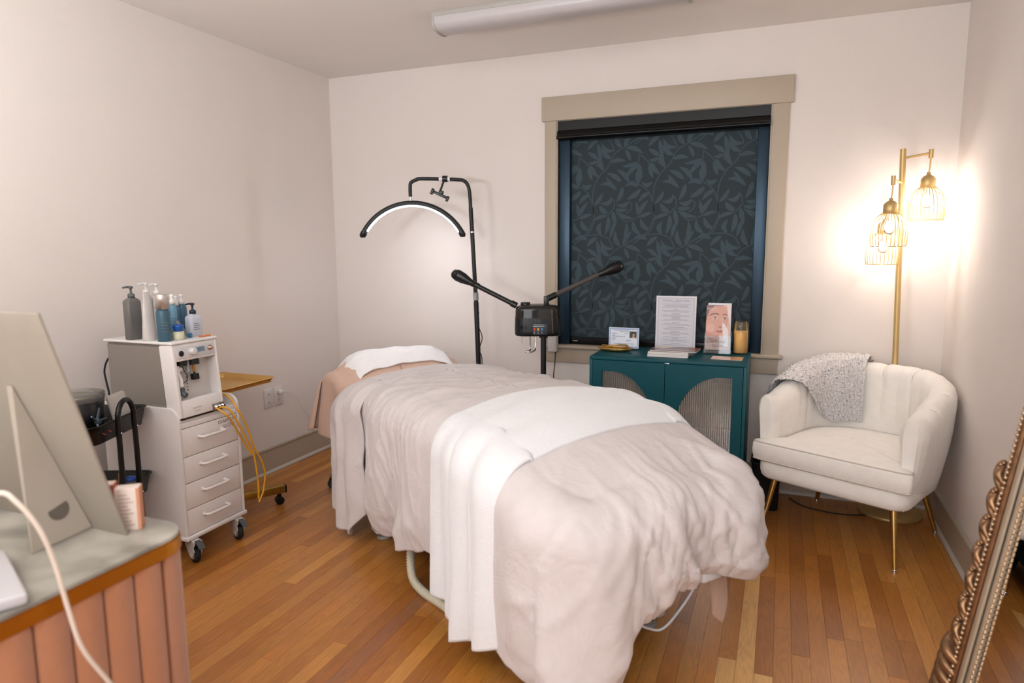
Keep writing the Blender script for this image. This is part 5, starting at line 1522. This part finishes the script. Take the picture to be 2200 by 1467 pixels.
hb = obj('bottle_holder', MB().cyl(FM @ Vector((.065, fh * .765, -.03)), FM @ Vector((.065, fh * .700, -.03)), .024).cyl(FM @ Vector((.125, fh * .770, -.028)), FM @ Vector((.125, fh * .690, -.028)), .027), blackM, fm)
obj('clear_vial', MB().cyl(FM @ Vector((.093, fh * .765, -.025)), FM @ Vector((.093, fh * .60, -.025)), .008), glassy('vial', '#f0f0ee', .7, .05), hb)
obj('amber_tip', MB().cyl(FM @ Vector((.125, fh * .690, -.028)), FM @ Vector((.127, fh * .59, -.028)), .006, .0075), mat('amber_plastic', '#a8792c', .3), hb)
obj('black_plug', MB().cyl(FM @ Vector((.127, fh * .60, -.028)), FM @ Vector((.127, fh * .555, -.028)), .004).box((.112, fh * .475, -.040), (.142, fh * .560, -.016), .003, M=FM), blackM, hb)
obj('thin_wire', MB().tube([FM @ Vector(p) for p in ((.068, fh * .70, -.03), (.072, fh * .62, -.025), (.085, fh * .55, -.025), (.083, fh * .48, -.028), (.065, fh * .45, -.035), (.050, fh * .43, -.04))], .0022, 8), mat('navy_wire', '#2a3550', .5), hb)
hp = obj('white_handpiece', MB().tube([FM @ Vector(p) for p in ((.035, fh * .70, -.03), (.035, fh * .60, -.028), (.045, fh * .52, -.022), (.040, fh * .42, -.015))], [.014, .013, .009, .008], 14).box((.026, fh * .62, -.045), (.075, fh * .68, -.030), .003, M=FM), whiteM, fm)
obj('hose_clip', MB().cyl(FM @ Vector((.038, fh * .335, -.012)), FM @ Vector((.040, fh * .30, .004)), .012).box((.030, fh * .33, -.015), (.046, fh * .41, -.004), .002, M=FM), mat('clip_slate', '#4d565c', .4), hp)
text('lettering', 'DIAMOND', .010, mat('faint_letter', '#b4aeac', .5, var=0), fm, FM @ Matrix.Translation((.095, fh * .105, -.0014)))
text('lettering', 'GLOW', .010, mat('faint_letter', '#b4aeac', .5, var=0), fm, FM @ Matrix.Translation((.095, fh * .060, -.0014)))
pb = obj('port_block', MB().box((.178, -.002, -.01), (FW - .004, .030, .006), .002, M=FM), mat('nickel', '#8e857d', .3, .9), fm)
for k in range(3):
    obj('hose_port', MB().lathe([(.009, 0), (.009, .006), (.006, .008), (.006, .016), (.0045, .016)], seg=14, M=FM @ Matrix.Translation((.188 + .018 * k, .015, .006))), chromeM, pb)
obj('undercut', MB().box((.010, -.0065, D), (FW - .006, -.001, -.004), M=FM), mat('hole_black', '#020202', .6, var=0), fm)
solo('machine_power_cord', MB().tube(smooth_path([(.14, -1.80, .90), (.095, -1.825, .885), (.078, -1.84, .83), (.092, -1.845, .77), (.10, -1.845, .70), (.055, -1.84, .5), (.05, -1.84, .1)]), .0042, 8), rubberM, 'dark power cord looping out behind the facial machine', 'cord', base=(.05, -1.84, .1))

# amber tubes
amberM = mat('amber_tube', '#d79a22', .25, var=.08, coat=.4)
def tube_thing(pts, label):
    solo('suction_tube', MB().tube(smooth_path(pts, 8), .0048, 10), amberM, label, 'tube', base=pts[-1])
tube_thing([(.566, -1.672, .662), (.60, -1.655, .655), (.615, -1.622, .590), (.61, -1.563, .485), (.60, -1.516, .404), (.60, -1.503, .321), (.60, -1.497, .245), (.60, -1.500, .178)], 'amber plastic tube hanging straight from the machine port, left strand of the loop')
tube_thing([(.50, -1.600, .700), (.54, -1.590, .695), (.60, -1.600, .640), (.605, -1.552, .545), (.60, -1.512, .437), (.60, -1.466, .354), (.60, -1.449, .281), (.60, -1.468, .205), (.60, -1.487, .176), (.60, -1.500, .160)], 'amber plastic tube bowing out to the right beside the drawers')
tube_thing([(.566, -1.690, .664), (.61, -1.68, .635), (.60, -1.625, .570), (.585, -1.560, .475), (.595, -1.523, .404)], 'short amber tube strand crossing the top drawer')

# ------------------------------------------------------------------ bottles on the machine
ZM = 0.9785
def ll(M=None): return MB()
txtM = mat('tiny_print', '#6f7478', .6, var=0)
def bottle(x, y, r, h, col, label, head, headcol='#e3dfdd', square=False, rough=.35, band=None, metal=0.0, top=None):
    bt = thing('bottle', label, 'bottle', (x, y, ZM))
    m = mat('bottle_' + col + ('m' if metal else ''), col, rough, metal, var=.03)
    b = MB()
    sh = h - .012
    if square:
        fpp = rrect(-r, -r * .62, r, r * .62, r * .3, 5)
        P = [[Vector((x + px * k, y + py * k, ZM + z)) for z, k in ((0, .9), (.004, 1), (sh - .008, 1), (sh, .93), (h, .4), (h + .002, .36))] for (py, px) in [(q[0], q[1]) for q in fpp]]
        b.grid(P, closed_u=True); b.add([p[0] for p in P], [tuple(range(len(P)))]); b.add([p[-1] for p in P], [tuple(range(len(P)))])
    else:
        b.lathe([(0, 0), (r * .94, 0), (r, .004), (r, sh - .008), (r * .93, sh), (r * .45, h), (r * .42, h + .004), (0, h + .004)], (x, y, ZM), 24)
    bo = obj('body', b, m, bt)
    if band:
        z0, z1, c = band
        obj('label_band', MB().lathe([(r + .0005, z0), (r + .0005, z1)], (x, y, ZM), 24), mat('lbl_' + c, c, .5, var=.05), bo)
    # printed lines facing the room
    b = MB()
    for k in range(4):
        zz = ZM + h * (.30 + .09 * k)
        rr_ = (r if not square else r * .62 + .0) + .0008
        if square: b.box((x + rr_ - .0006, y - r * .5, zz), (x + rr_ + .0003, y + r * (.5 - .2 * (k % 2)), zz + .0022))
        else:
            pts = [(x + rr_ * cos(a), y + rr_ * sin(a)) for a in [radians(q) for q in range(-62, 10 + 8 * (k % 2), 8)]]
            b.grid([[Vector((px, py, zz)), Vector((px, py, zz + .0022))] for px, py in pts])
    obj('print_lines', b, txtM, bo)
    hm = mat('cap_' + headcol, headcol, .35, var=.02)
    zt = ZM + h
    if head == 'pump':
        b = MB().lathe([(0, 0), (.014, 0), (.0145, .014), (.010, .017), (.006, .019), (.0045, .021), (.0045, .038), (.009, .040), (.010, .046), (.008, .049), (0, .049)], (x, y, zt), 18)
        b.tube([(x, y, zt + .045), (x - .004, y - .018, zt + .046), (x - .006, y - .034, zt + .043)], [.0052, .0045, .0032], 10)
        obj('pump_head', b, hm, bt)
    elif head == 'spray':
        b = MB().lathe([(0, 0), (.0125, 0), (.0125, .016), (.0085, .020), (.0085, .034), (.0095, .036), (.0095, .044), (0, .046)], (x, y, zt), 18)
        obj('spray_cap', b, hm, bt)
    elif head == 'cap':
        obj('cap', MB().lathe([(0, -.006), (r * 1.01, -.006), (r * 1.01, top or .045), (r * .95, (top or .045) + .003), (0, (top or .045) + .003)], (x, y, zt), 24), mat('cap_metal' + headcol, headcol, .34, .8, var=.02), bt)
    return bt
def squeeze(x, y, w_, h, col, label, rot=0.0, down=True, capcol=None):
    """tube standing on its wide crimp or cap, tapering"""
    bt = thing('squeeze_tube', label, 'tube', (x, y, ZM))
    P = []
    for k in range(24):
        a = 2 * pi * k / 24
        row = []
        for z, ax, ay in ((0, .95, .80), (.006, 1, .85), (h * .3, .93, .62), (h * .7, .72, .34), (h * .93, .55, .12), (h, .52, .06)):
            u_ = w_ * ax * cos(a); v_ = w_ * ay * sin(a)
            row.append(Vector((x + v_ * cos(rot) - u_ * sin(rot), y + u_ * cos(rot) + v_ * sin(rot), ZM + z)))
        P.append(row)
    b = MB().grid(P, closed_u=True); b.add([p[0] for p in P], [tuple(range(24))]); b.add([p[-1] for p in P], [tuple(range(24))])
    bo = obj('body', b, mat('tube_' + col, col, .4, var=.04, bump=.1), bt)
    return bt
bottle(.281, -1.838, .0330, .182, '#6c6a68', 'tall matt grey pump bottle at the left end of the machine top', 'pump', '#5b605f', square=True)
bottle(.250, -1.737, .0195, .192, '#c9c4bf', 'frosted clear pump bottle behind the silver-capped bottle, left of the pair', 'pump', '#dedad8')
bottle(.262, -1.694, .0210, .186, '#d5d0cc', 'white pump bottle behind the silver-capped bottle, right of the pair', 'pump', '#e3dfdc')
squeeze(.376, -1.842, .0300, .208, '#cfcac6', 'pale translucent squeeze tube standing right of the grey pump bottle')
squeeze(.425, -1.812, .0220, .120, '#dedad7', 'slim white squeeze tube right behind the pale translucent tube', rot=.2)
bottle(.462, -1.841, .0270, .143, '#3c5f70', 'dark teal bottle with tall silver cap at the front of the machine top', 'cap', '#cfc8c2', top=.054)
bottle(.345, -1.668, .0180, .135, '#4f7590', 'blue spray bottle with white cap, back row centre', 'spray', '#e2e0de')
bottle(.378, -1.716, .0170, .145, '#6f9fbc', 'light blue bottle with white nozzle behind the blue-lidded jar', 'spray', '#e6e4e2')
squeeze(.380, -1.768, .0190, .180, '#e2dfdd', 'white squeeze tube between the silver-capped and light blue bottles', rot=-.2)
bottle(.350, -1.641, .0210, .140, '#3f647c', 'dark blue spray bottle at the back right of the machine top', 'spray', '#dcdad8')
bottle(.435, -1.660, .0330, .100, '#c6cbd6', 'short white pump bottle with navy pump at the right front', 'pump', '#203044', square=True)
jr = thing('jar', 'small cream jar with bright blue lid in front of the bottles', 'jar', (.474, -1.780, ZM))
obj('body', MB().lathe([(0, 0), (.022, 0), (.024, .004), (.023, .036), (0, .036)], (.474, -1.780, ZM), 22), mat('jar_cream', '#cfcdb2', .4), jr)
obj('lid', MB().lathe([(0, .034), (.017, .034), (.022, .056), (.022, .064), (0, .065)], (.474, -1.780, ZM), 22), mat('lid_blue', '#1f55a8', .35), jr)
gw = thing('tilted_bottle', 'clear tilted plastic bottle lying against the blue bottles', 'bottle', (.455, -1.727, ZM))
obj('body', MB().tube([(.455, -1.727, ZM + .012), (.425, -1.742, ZM + .075)], [.012, .009], 12), glassy('blue_clear', '#a9bcc6', .6, .05), gw)
obj('cap', MB().cyl((.468, -1.722, ZM + .011), (.480, -1.717, ZM + .0115), .010), mat('cap_teal', '#2c6d94', .4), gw)
solo('orange_stick', MB().box((.490, -1.690, ZM), (.502, -1.628, ZM + .006), .002), mat('orange_plastic', '#e0793a', .4), 'bright orange plastic stick at the right front edge of the machine top', 'stick', base=(.437, -1.63, ZM))

# ------------------------------------------------------------------ gold tray stand
ts = thing('tray_stand', 'gold tray stand on casters behind the drawer cart', 'stand', (.20, -1.30, 0))
trayM = mat('tray_gold', '#dbb26c', .38, .75, var=.08, vscale=12)
TX0, TX1, TY0, TY1, TZ = .045, .410, -1.500, -1.130, .668
obj('tray_plate', MB().box((TX0 + .01, TY0 + .01, TZ), (TX1 - .01, TY1 - .01, TZ + .003), .001), trayM, ts)
P = []
for (nx0, off) in ((0, 0),):
    fpi = rrect(TX0 + .012, TY0 + .012, TX1 - .012, TY1 - .012, .02, 5); fpo = rrect(TX0, TY0, TX1, TY1, .03, 5); fpr = rrect(TX0 - .008, TY0 - .008, TX1 + .008, TY1 + .008, .035, 5)
    for a_, c_, e_ in zip(fpi, fpo, fpr):
        P.append([Vector((a_[0], a_[1], TZ + .003)), Vector((c_[0], c_[1], TZ + .026)), Vector((e_[0], e_[1], TZ + .028)), Vector((e_[0], e_[1], TZ + .024)), Vector((c_[0] + .0, c_[1], TZ + .022)), Vector((a_[0], a_[1], TZ))])
obj('tray_rim', MB().grid(P, closed_u=True), trayM, ts)
obj('pole', MB().cyl((.215, -1.40, .09), (.215, -1.36, TZ), .014), goldM, ts)
barM = mat('bar_gold', '#a9873f', .4, .9, var=.1, vscale=40)
e1 = Vector((.435, -1.130, 0)); e0 = Vector((.195, -1.490, 0)); dd = (e1 - e0).normalized(); nn_ = Vector((-dd.y, dd.x, 0))
Mb = frame(e0 + Vector((0, 0, .062)), dd, (0, 0, 1))
Lb = (e1 - e0).length
obj('base_bar', MB().box((0, 0, -.018), (Lb, .040, .018), .004, M=Mb), barM, ts)
obj('bar_end_cap', MB().box((Lb, -.001, -.0185), (Lb + .008, .041, .0185), .003, M=Mb), blackM, ts)
for k, p in enumerate((e1 - dd * .03, e0 + dd * .03)):
    b = MB()
    for q in (-.010, .010):
        b.cyl(p + nn_ * (q - .007) + Vector((0, 0, .023)), p + nn_ * (q + .007) + Vector((0, 0, .023)), .022, seg=20)
    b.box((p.x - .009, p.y - .009, .025), (p.x + .009, p.y + .009, .056), .003)
    b.cyl(p + Vector((0, 0, .05)), p + Vector((0, 0, .063)), .005)
    obj('caster', b, blackM, ts)

# ------------------------------------------------------------------ black utility trolley
tr = thing('utility_trolley', 'black metal utility trolley with basket tiers beside the white drawer cart', 'trolley', (.345, -2.09, 0))
TO = Vector((.474, -2.078, 0)); tx = Vector((-.386, .922, 0)).normalized()    # x: along the long side to the right in view
ty = Vector((-tx.y, tx.x, 0))                                                # away from the camera
TMx = Matrix(((tx.x, ty.x, 0, TO.x), (tx.y, ty.y, 0, TO.y), (0, 0, 1, 0), (0, 0, 0, 1)))
trM = mat('trolley_black', '#0c0d0e', .32, .2)
def basket(z, hgt):
    r = MB(); fo_ = rrect(-.190, 0, .212, .27, .04, 6); P = []
    for (px, py) in fo_:
        cx, cy = 0, .135
        def q(k, zz): return TMx @ Vector((cx + (px - cx) * k, cy + (py - cy) * k, zz))
        P.append([q(.90, z - hgt), q(.985, z - .004), q(1.02, z - .002), q(1.02, z), q(.98, z), q(.965, z - .006), q(.885, z - hgt + .003)])
    r.grid(P, closed_u=True)
    r.add([p[0] for p in P], [tuple(range(len(P)))[::-1]]); r.add([p[-1] for p in P], [tuple(range(len(P)))])
    return obj('basket', r, trM, tr)
basket(.708, .075); basket(.415, .075); basket(.150, .075)
def TP(x, y, z): return TMx @ Vector((x, y, z))
for yy_ in (-.016, .286):
    obj('frame_tube', MB().tube(smooth_path([TP(-.062, yy_, .06), TP(-.060, yy_, .40), TP(-.056, yy_, .69), TP(-.050, yy_, .735), TP(-.028, yy_, .765), TP(0, yy_, .774), TP(.028, yy_, .765), TP(.050, yy_, .735), TP(.056, yy_, .69), TP(.060, yy_, .40), TP(.062, yy_, .06)], 6), .0105, 14), trM, tr)
b = MB()
for x_ in (-.058, .058):
    for z_ in (.655, .375): b.ball(tuple(TP(x_, -.027, z_)), .004, 8, 5)
obj('screw', b, chromeM, tr)
for x_, y_ in ((-.15, .03), (.15, .03), (-.15, .24), (.15, .24)):
    p = TP(x_, y_, 0)
    obj('caster', MB().cyl((p.x - .012, p.y, .025), (p.x + .012, p.y, .025), .025, seg=18).box((p.x - .008, p.y - .008, .03), (p.x + .008, p.y + .008, .076), .002), rubberM, tr)
# things in the trolley
def tbase(z): return z - .072
p = TP(-.055, .135, 0)
tb = thing('round_tub', 'round black tub with a clear lid in the top trolley basket', 'tub', (p.x, p.y, .655))
obj('body', MB().lathe([(0, 0), (.078, 0), (.084, .006), (.092, .135), (.090, .137), (0, .137)], (p.x, p.y, .655), 32), mat('tub_black', '#0d0e10', .3), tb)
obj('lid', MB().lathe([(.094, .131), (.096, .142), (.094, .160), (.084, .164), (0, .165)], (p.x, p.y, .655), 32), glassy('lid_clear', '#dedcd8', .86, .05), tb)
obj('gold_ring', MB().lathe([(.072, .143), (.077, .147), (.072, .152), (.064, .149)], (p.x, p.y, .655), 32), mat('olive_gold', '#93845a', .35, .8), tb)
p = TP(.088, .075, 0)
tb = thing('white_tablet', 'white rounded tablet case standing in the top trolley basket', 'tablet', (p.x, p.y, .64))
Mt = frame(TP(.045, .050, .645), tx, Vector((0, 0, 1)) + ty * .25)
obj('case', MB().prism(rrect(0, 0, .125, .138, .012, 5), -.004, .004, .0015, M=Mt), mat('case_white', '#cdc7c1', .4), tb)
obj('round_mark', MB().lathe([(.007, 0), (.0085, .0006), (.010, 0)], seg=20, M=Mt @ Matrix.Translation((.055, .085, .004))), inkM, tb)
sc_ = thing('scissor_clips', 'grey metal clips hanging on the front of the black tub', 'clips', tuple(TP(-.10, -.01, .72)))
o_ = TP(-.105, .035, .715)
b = MB()
for (dx, dz) in ((-.048, .030), (.004, .052), (.045, .002), (-.012, -.030)):
    b.tube([o_, o_ + tx * dx + Vector((0, 0, dz)) - ty * .01], [.006, .0028], 8)
b.cyl(o_ - ty * .012, o_ + ty * .004, .011, seg=14)
obj('blades', b, mat('clip_steel', '#5d6a75', .35, .7), sc_)
for k, (x_, z_) in enumerate(((-.095, .672), (-.030, .676), (-.135, .672))):
    q = TP(x_, -.006, z_)
    b = MB().tube([q + tx * -.008 + Vector((0, 0, .006)), q, q + tx * .010 + Vector((0, 0, -.003))], [.0016, .003, .0016], 6)
    obj('red_tip', b, mat('tip_red', '#a8341f', .4), sc_)
def small_bottle(x_, y_, label, col, liq):
    p = TP(x_, y_, .345)
    r = thing('small_bottle', label, 'bottle', tuple(p))
    obj('glass', MB().lathe([(0, 0), (.022, 0), (.024, .003), (.024, .066), (.018, .076), (.014, .080), (0, .080)], tuple(p), 22), glassy('clear_plastic', '#cfd2d4', .7, .05), r)
    obj('contents', MB().lathe([(0, .003), (.0215, .003), (.0215, liq), (0, liq)], tuple(p), 20), mat('liquid_' + col, col, .3), r)
    obj('cap', MB().lathe([(.0235, .072), (.0235, .094), (.021, .097), (0, .097)], tuple(p), 22), mat('cap_teal_blue', '#1f7d9e', .35), r)
small_bottle(-.115, .055, 'clear bottle with teal cap and pink contents in the second basket, left', '#b98d82', .05)
small_bottle(-.062, .075, 'clear bottle with teal cap and dark contents in the second basket, right', '#5b5250', .05)
ab = thing('acrylic_box', 'clear acrylic box behind the teal-capped bottles in the second basket', 'box', tuple(TP(-.11, .18, .345)))
Ma = TMx @ Matrix.Translation((-.11, .18, .345))
obj('box', MB().box((-.05, -.04, 0), (.05, .04, .125), .002, M=Ma), glassy('box_clear', '#b5babd', .55, .08), ab)
obj('contents', MB().box((-.046, -.036, .003), (.046, .036, .05), .002, M=Ma), mat('cotton', '#8d8780', .9, var=.3), ab)
gp = thing('gold_sachet', 'gold foil sachet standing in the second trolley basket', 'sachet', tuple(TP(.085, .06, .345)))
Mg = frame(TP(.045, .07, .345), tx - Vector((0, 0, .15)), Vector((0, 0, 1)) + tx * .15)
obj('foil', MB().prism([(0, 0), (.052, 0), (.05, .112), (.046, .106), (.036, .113), (.024, .106), (.012, .113), (.004, .107)], -.003, .003, .001, M=Mg), mat('gold_foil', '#b09364', .25, .8, var=.15), gp)
obj('round_label', MB().lathe([(0, .001), (.012, .001), (.013, 0)], seg=20, sx=.8, sy=1.3, M=Mg @ Matrix.Translation((.024, .060, .003))), mat('label_pale', '#b7b8aa', .5), gp)
bt_ = thing('blue_lid_pot', 'small pot with bright blue lid beside the gold sachet', 'pot', tuple(TP(.128, .06, .345)))
p = TP(.120, .055, .345)
obj('pot', MB().lathe([(0, 0), (.018, 0), (.019, .06), (0, .06)], tuple(p), 18), mat('pot_dark', '#5a544f', .4), bt_)
obj('lid', MB().lathe([(.0195, .058), (.0195, .072), (0, .073)], tuple(p), 18), mat('lid_blue2', '#1b4fb0', .35), bt_)
mv = thing('mauve_pouch', 'small mauve cloth pouch in the second basket behind the frame tube', 'pouch', tuple(TP(.02, .06, .345)))
p = TP(.022, .075, .345)
obj('pouch', MB().ball((p.x, p.y, p.z + .034), .034, 14, 8, (1, .8, 1)), mat('mauve_cloth', '#6d434c', .8, bump=.5), mv)

# ------------------------------------------------------------------ reception desk
DX0, DX1, DY0, DY1, DZ = 0.95, 1.700, -4.35, -2.860, 0.750
dk = thing('desk', 'desk with grey marbled top, gold band and fluted salmon front, lower left', 'desk', (1.32, -3.55, 0))
def marble():
    m = bpy.data.materials.new('grey_marble'); m.use_nodes = True
    n = m.node_tree.nodes; L = m.node_tree.links; bsd = n['Principled BSDF']
    tc = n.new('ShaderNodeTexCoord'); nz1 = n.new('ShaderNodeTexNoise'); nz1.inputs['Scale'].default_value = 3.5; nz1.inputs['Detail'].default_value = 7; nz1.inputs['Distortion'].default_value = 1.2
    L.new(tc.outputs['Object'], nz1.inputs['Vector'])
    cr = n.new('ShaderNodeValToRGB'); cr.color_ramp.elements[0].position = .35; cr.color_ramp.elements[0].color = lin('#77736a'); cr.color_ramp.elements[1].position = .68; cr.color_ramp.elements[1].color = lin('#bab4a8')
    L.new(nz1.outputs['Fac'], cr.inputs[0]); L.new(cr.outputs[0], bsd.inputs['Base Color'])
    bsd.inputs['Roughness'].default_value = .3
    return m
rr4 = rrect(DX0, DY0, DX1, DY1, .080, 8, (0, 1, 1, 0))
obj('marble_top', MB().prism(rr4, DZ - .008, DZ, .002), marble(), dk)
rr5 = rrect(DX0 + .0015, DY0, DX1 + .0015, DY1 + .0015, .081, 8, (0, 1, 1, 0))
obj('gold_band', MB().prism(rr5, DZ - .040, DZ - .0078, .002), mat('band_gold', '#c07f25', .35, .9, var=.05), dk)
salM = mat('salmon_velvet', '#aa7250', .7, var=.05, vscale=30, sheen=.4)
rr6 = rrect(DX0 + .05, DY0, DX1 - .018, DY1 - .018, .065, 6, (0, 1, 1, 0))
obj('core', MB().prism(rr6, .03, DZ - .041), salM, dk)
k = 0; yy = DY1 - .080 - .040
while yy > DY0 and k < 22:
    prof = [(DX1 - .020, yy - .033), (DX1 - .020, yy - .032)] + [(DX1 - .011 + .0100 * sin(pi * (q + .5) / 10) ** .8, yy - .033 + .066 * (q + .5) / 10) for q in range(10)] + [(DX1 - .020, yy + .032)]
    obj('fluted_panel', MB().prism(prof, .04, DZ - .041), salM, dk)
    yy -= .0665; k += 1
# corner panel and back side panels
ca = [(DX1 - .080 + .078 * cos(radians(a)), DY1 - .080 + .078 * sin(radians(a))) for a in range(0, 91, 10)]
ca = ca + [(DX1 - .080, DY1 - .03), (DX1 - .03, DY1 - .080)]
obj('fluted_panel', MB().prism(ca, .04, DZ - .041), salM, dk)
xx = DX1 - .080 - .035
while xx > DX0 + .05:
    prof = [(xx - .033, DY1 - .020)] + [(xx - .033 + .066 * (q + .5) / 10, DY1 - .014 + .0100 * sin(pi * (q + .5) / 10) ** .8) for q in range(10)] + [(xx + .033, DY1 - .020)]
    obj('fluted_panel', MB().prism(prof[::-1], .04, DZ - .041), salM, dk)
    xx -= .0665

# easel-backed board on the desk
bdM = mat('board_backing', '#958b7e', .8, var=.04, vscale=8, bump=.1)
ez = thing('easel_board', 'large beige easel-backed display board seen from behind on the desk', 'display board', (1.35, -2.97, DZ))
BLn = Vector((0, -.283, 1)).normalized()
EM = frame((1.600, -2.950, DZ), (-1, 0, 0), BLn)     # x left in view, y up the board ; z = x cross y
zz_ = (EM.to_3x3() @ Vector((0, 0, 1))).y            # sign: negative means z faces the camera
obj('panel', MB().box((0, 0, -.003), (.62, .512, .003), .001, M=EM), bdM, ez)
sg_ = 1 if zz_ < 0 else -1
apx = EM @ Vector((.165, .350, sg_ * .006)); lw = EM @ Vector((.100, .010, sg_ * .006)); ft1 = Vector((1.500, -3.086, DZ + .001))
apx2 = EM @ Vector((.180, .350, sg_ * .006))
n2 = (lw - apx).cross(ft1 - apx).normalized() * .0015
V = [apx - n2, lw - n2, ft1 - n2, apx2 - n2, apx + n2, lw + n2, ft1 + n2, apx2 + n2]
b = MB().add(V, [(0, 1, 2, 3), (7, 6, 5, 4), (0, 4, 5, 1), (1, 5, 6, 2), (2, 6, 7, 3), (3, 7, 4, 0)])
strut = obj('easel_strut', b, mat('strut_card', '#a3988b', .8, var=.03), ez)
hc = apx.lerp(lw, .72).lerp(ft1, .33); e1_ = (lw - apx).normalized(); e2_ = n2.normalized().cross(e1_)
if n2.dot(camp - hc) < 0: n2 = -n2
Mh = frame(hc + n2 * 1.05, e2_ if e2_.cross(e1_).dot(n2) > 0 else -e2_, e1_)
obj('notch', MB().prism([(.022 * cos(radians(a)), .022 * sin(radians(a))) for a in range(-20, 201, 20)], 0, .0012, M=Mh), mat('notch_dark', '#5f574e', .8), strut)

# small boxes and things on the desk
def carton2(x, y, w_, d_, h, rot, label, col, stripe):
    Mk = Matrix.Translation((x, y, DZ)) @ Matrix.Rotation(rot, 4, 'Z')
    r = thing('skincare_box', label, 'box', (x, y, DZ), rot)
    cb = obj('carton', MB().box((-w_ / 2, -d_ / 2, 0), (w_ / 2, d_ / 2, h), .0012, M=Mk), mat('box_' + col, col, .6, var=.02), r)
    obj('edge_stripe', MB().box((w_ / 2 - .006, -d_ / 2 - .0006, .001), (w_ / 2 + .0006, d_ / 2 + .0006, h - .001), M=Mk), mat('stripe_' + stripe, stripe, .5, var=0), cb)
    b = MB()
    for k in range(9): b.box((-w_ / 2 + .006, -d_ / 2 - .0008, .012 + .0085 * k), (w_ / 2 - .012 - .006 * (k % 3), -d_ / 2, .0145 + .0085 * k), M=Mk)
    obj('print_lines', b, mat('rosy_print', '#b79c92', .7, var=0), cb)
carton2(1.574, -2.920, .048, .030, .096, radians(38), 'small blush product box with printed lines on the desk corner, right of the board', '#dccabf', '#c98b6a')
carton2(1.485, -2.908, .040, .030, .088, radians(38), 'blush product box half hidden behind the board edge on the desk', '#d9bfb4', '#b9664a')
wd = thing('white_card_reader', 'flat white device on the desk near the left frame edge', 'device', (1.53, -3.25, DZ))
Mw_ = Matrix.Translation((1.560, -3.245, DZ)) @ Matrix.Rotation(radians(-24), 4, 'Z')
obj('case', MB().box((-.13, -.085, 0), (.115, .080, .022), .006, 3, M=Mw_), mat('device_white', '#bdb9bb', .4, var=.02), wd)
obj('front_lip', MB().box((-.12, -.088, .004), (.105, -.084, .012), .001, M=Mw_), mat('lip_grey', '#a8a5a2', .5), wd)
dp = thing('desk_dispenser', 'white bottle with blue label at the left frame edge of the desk', 'dispenser', (1.585, -3.335, DZ))
obj('body', MB().lathe([(0, .0), (.034, .0), (.036, .006), (.036, .20), (.028, .225), (.014, .235), (.014, .25), (0, .25)], (1.585, -3.335, DZ + .0)), whiteM, dp)
obj('blue_label', MB().lathe([(.0366, .22 * .55), (.0366, .195)], (1.585, -3.335, DZ), 28), mat('label_blue', '#2c5a86', .5), dp)
cb_ = thing('charging_cable', 'thick white cable looping off the front edge of the desk', 'cable', (1.70, -3.2, DZ))
obj('cable', MB().tube(smooth_path([(1.600, -3.300, DZ + .10), (1.64, -3.285, .930), (1.70, -3.250, .962), (1.725, -3.236, .944), (1.74, -3.215, .892), (1.742, -3.197, .822), (1.742, -3.182, .730), (1.742, -3.164, .645), (1.742, -3.118, .545), (1.742, -3.05, .40), (1.742, -3.04, .2), (1.742, -3.10, .01)], 8), .0042, 10), mat('cable_cream', '#d9cbbd', .5), cb_)
obj('plug', MB().box((1.585, -3.318, DZ + .10), (1.606, -3.285, DZ + .155), .004), whiteM, cb_)
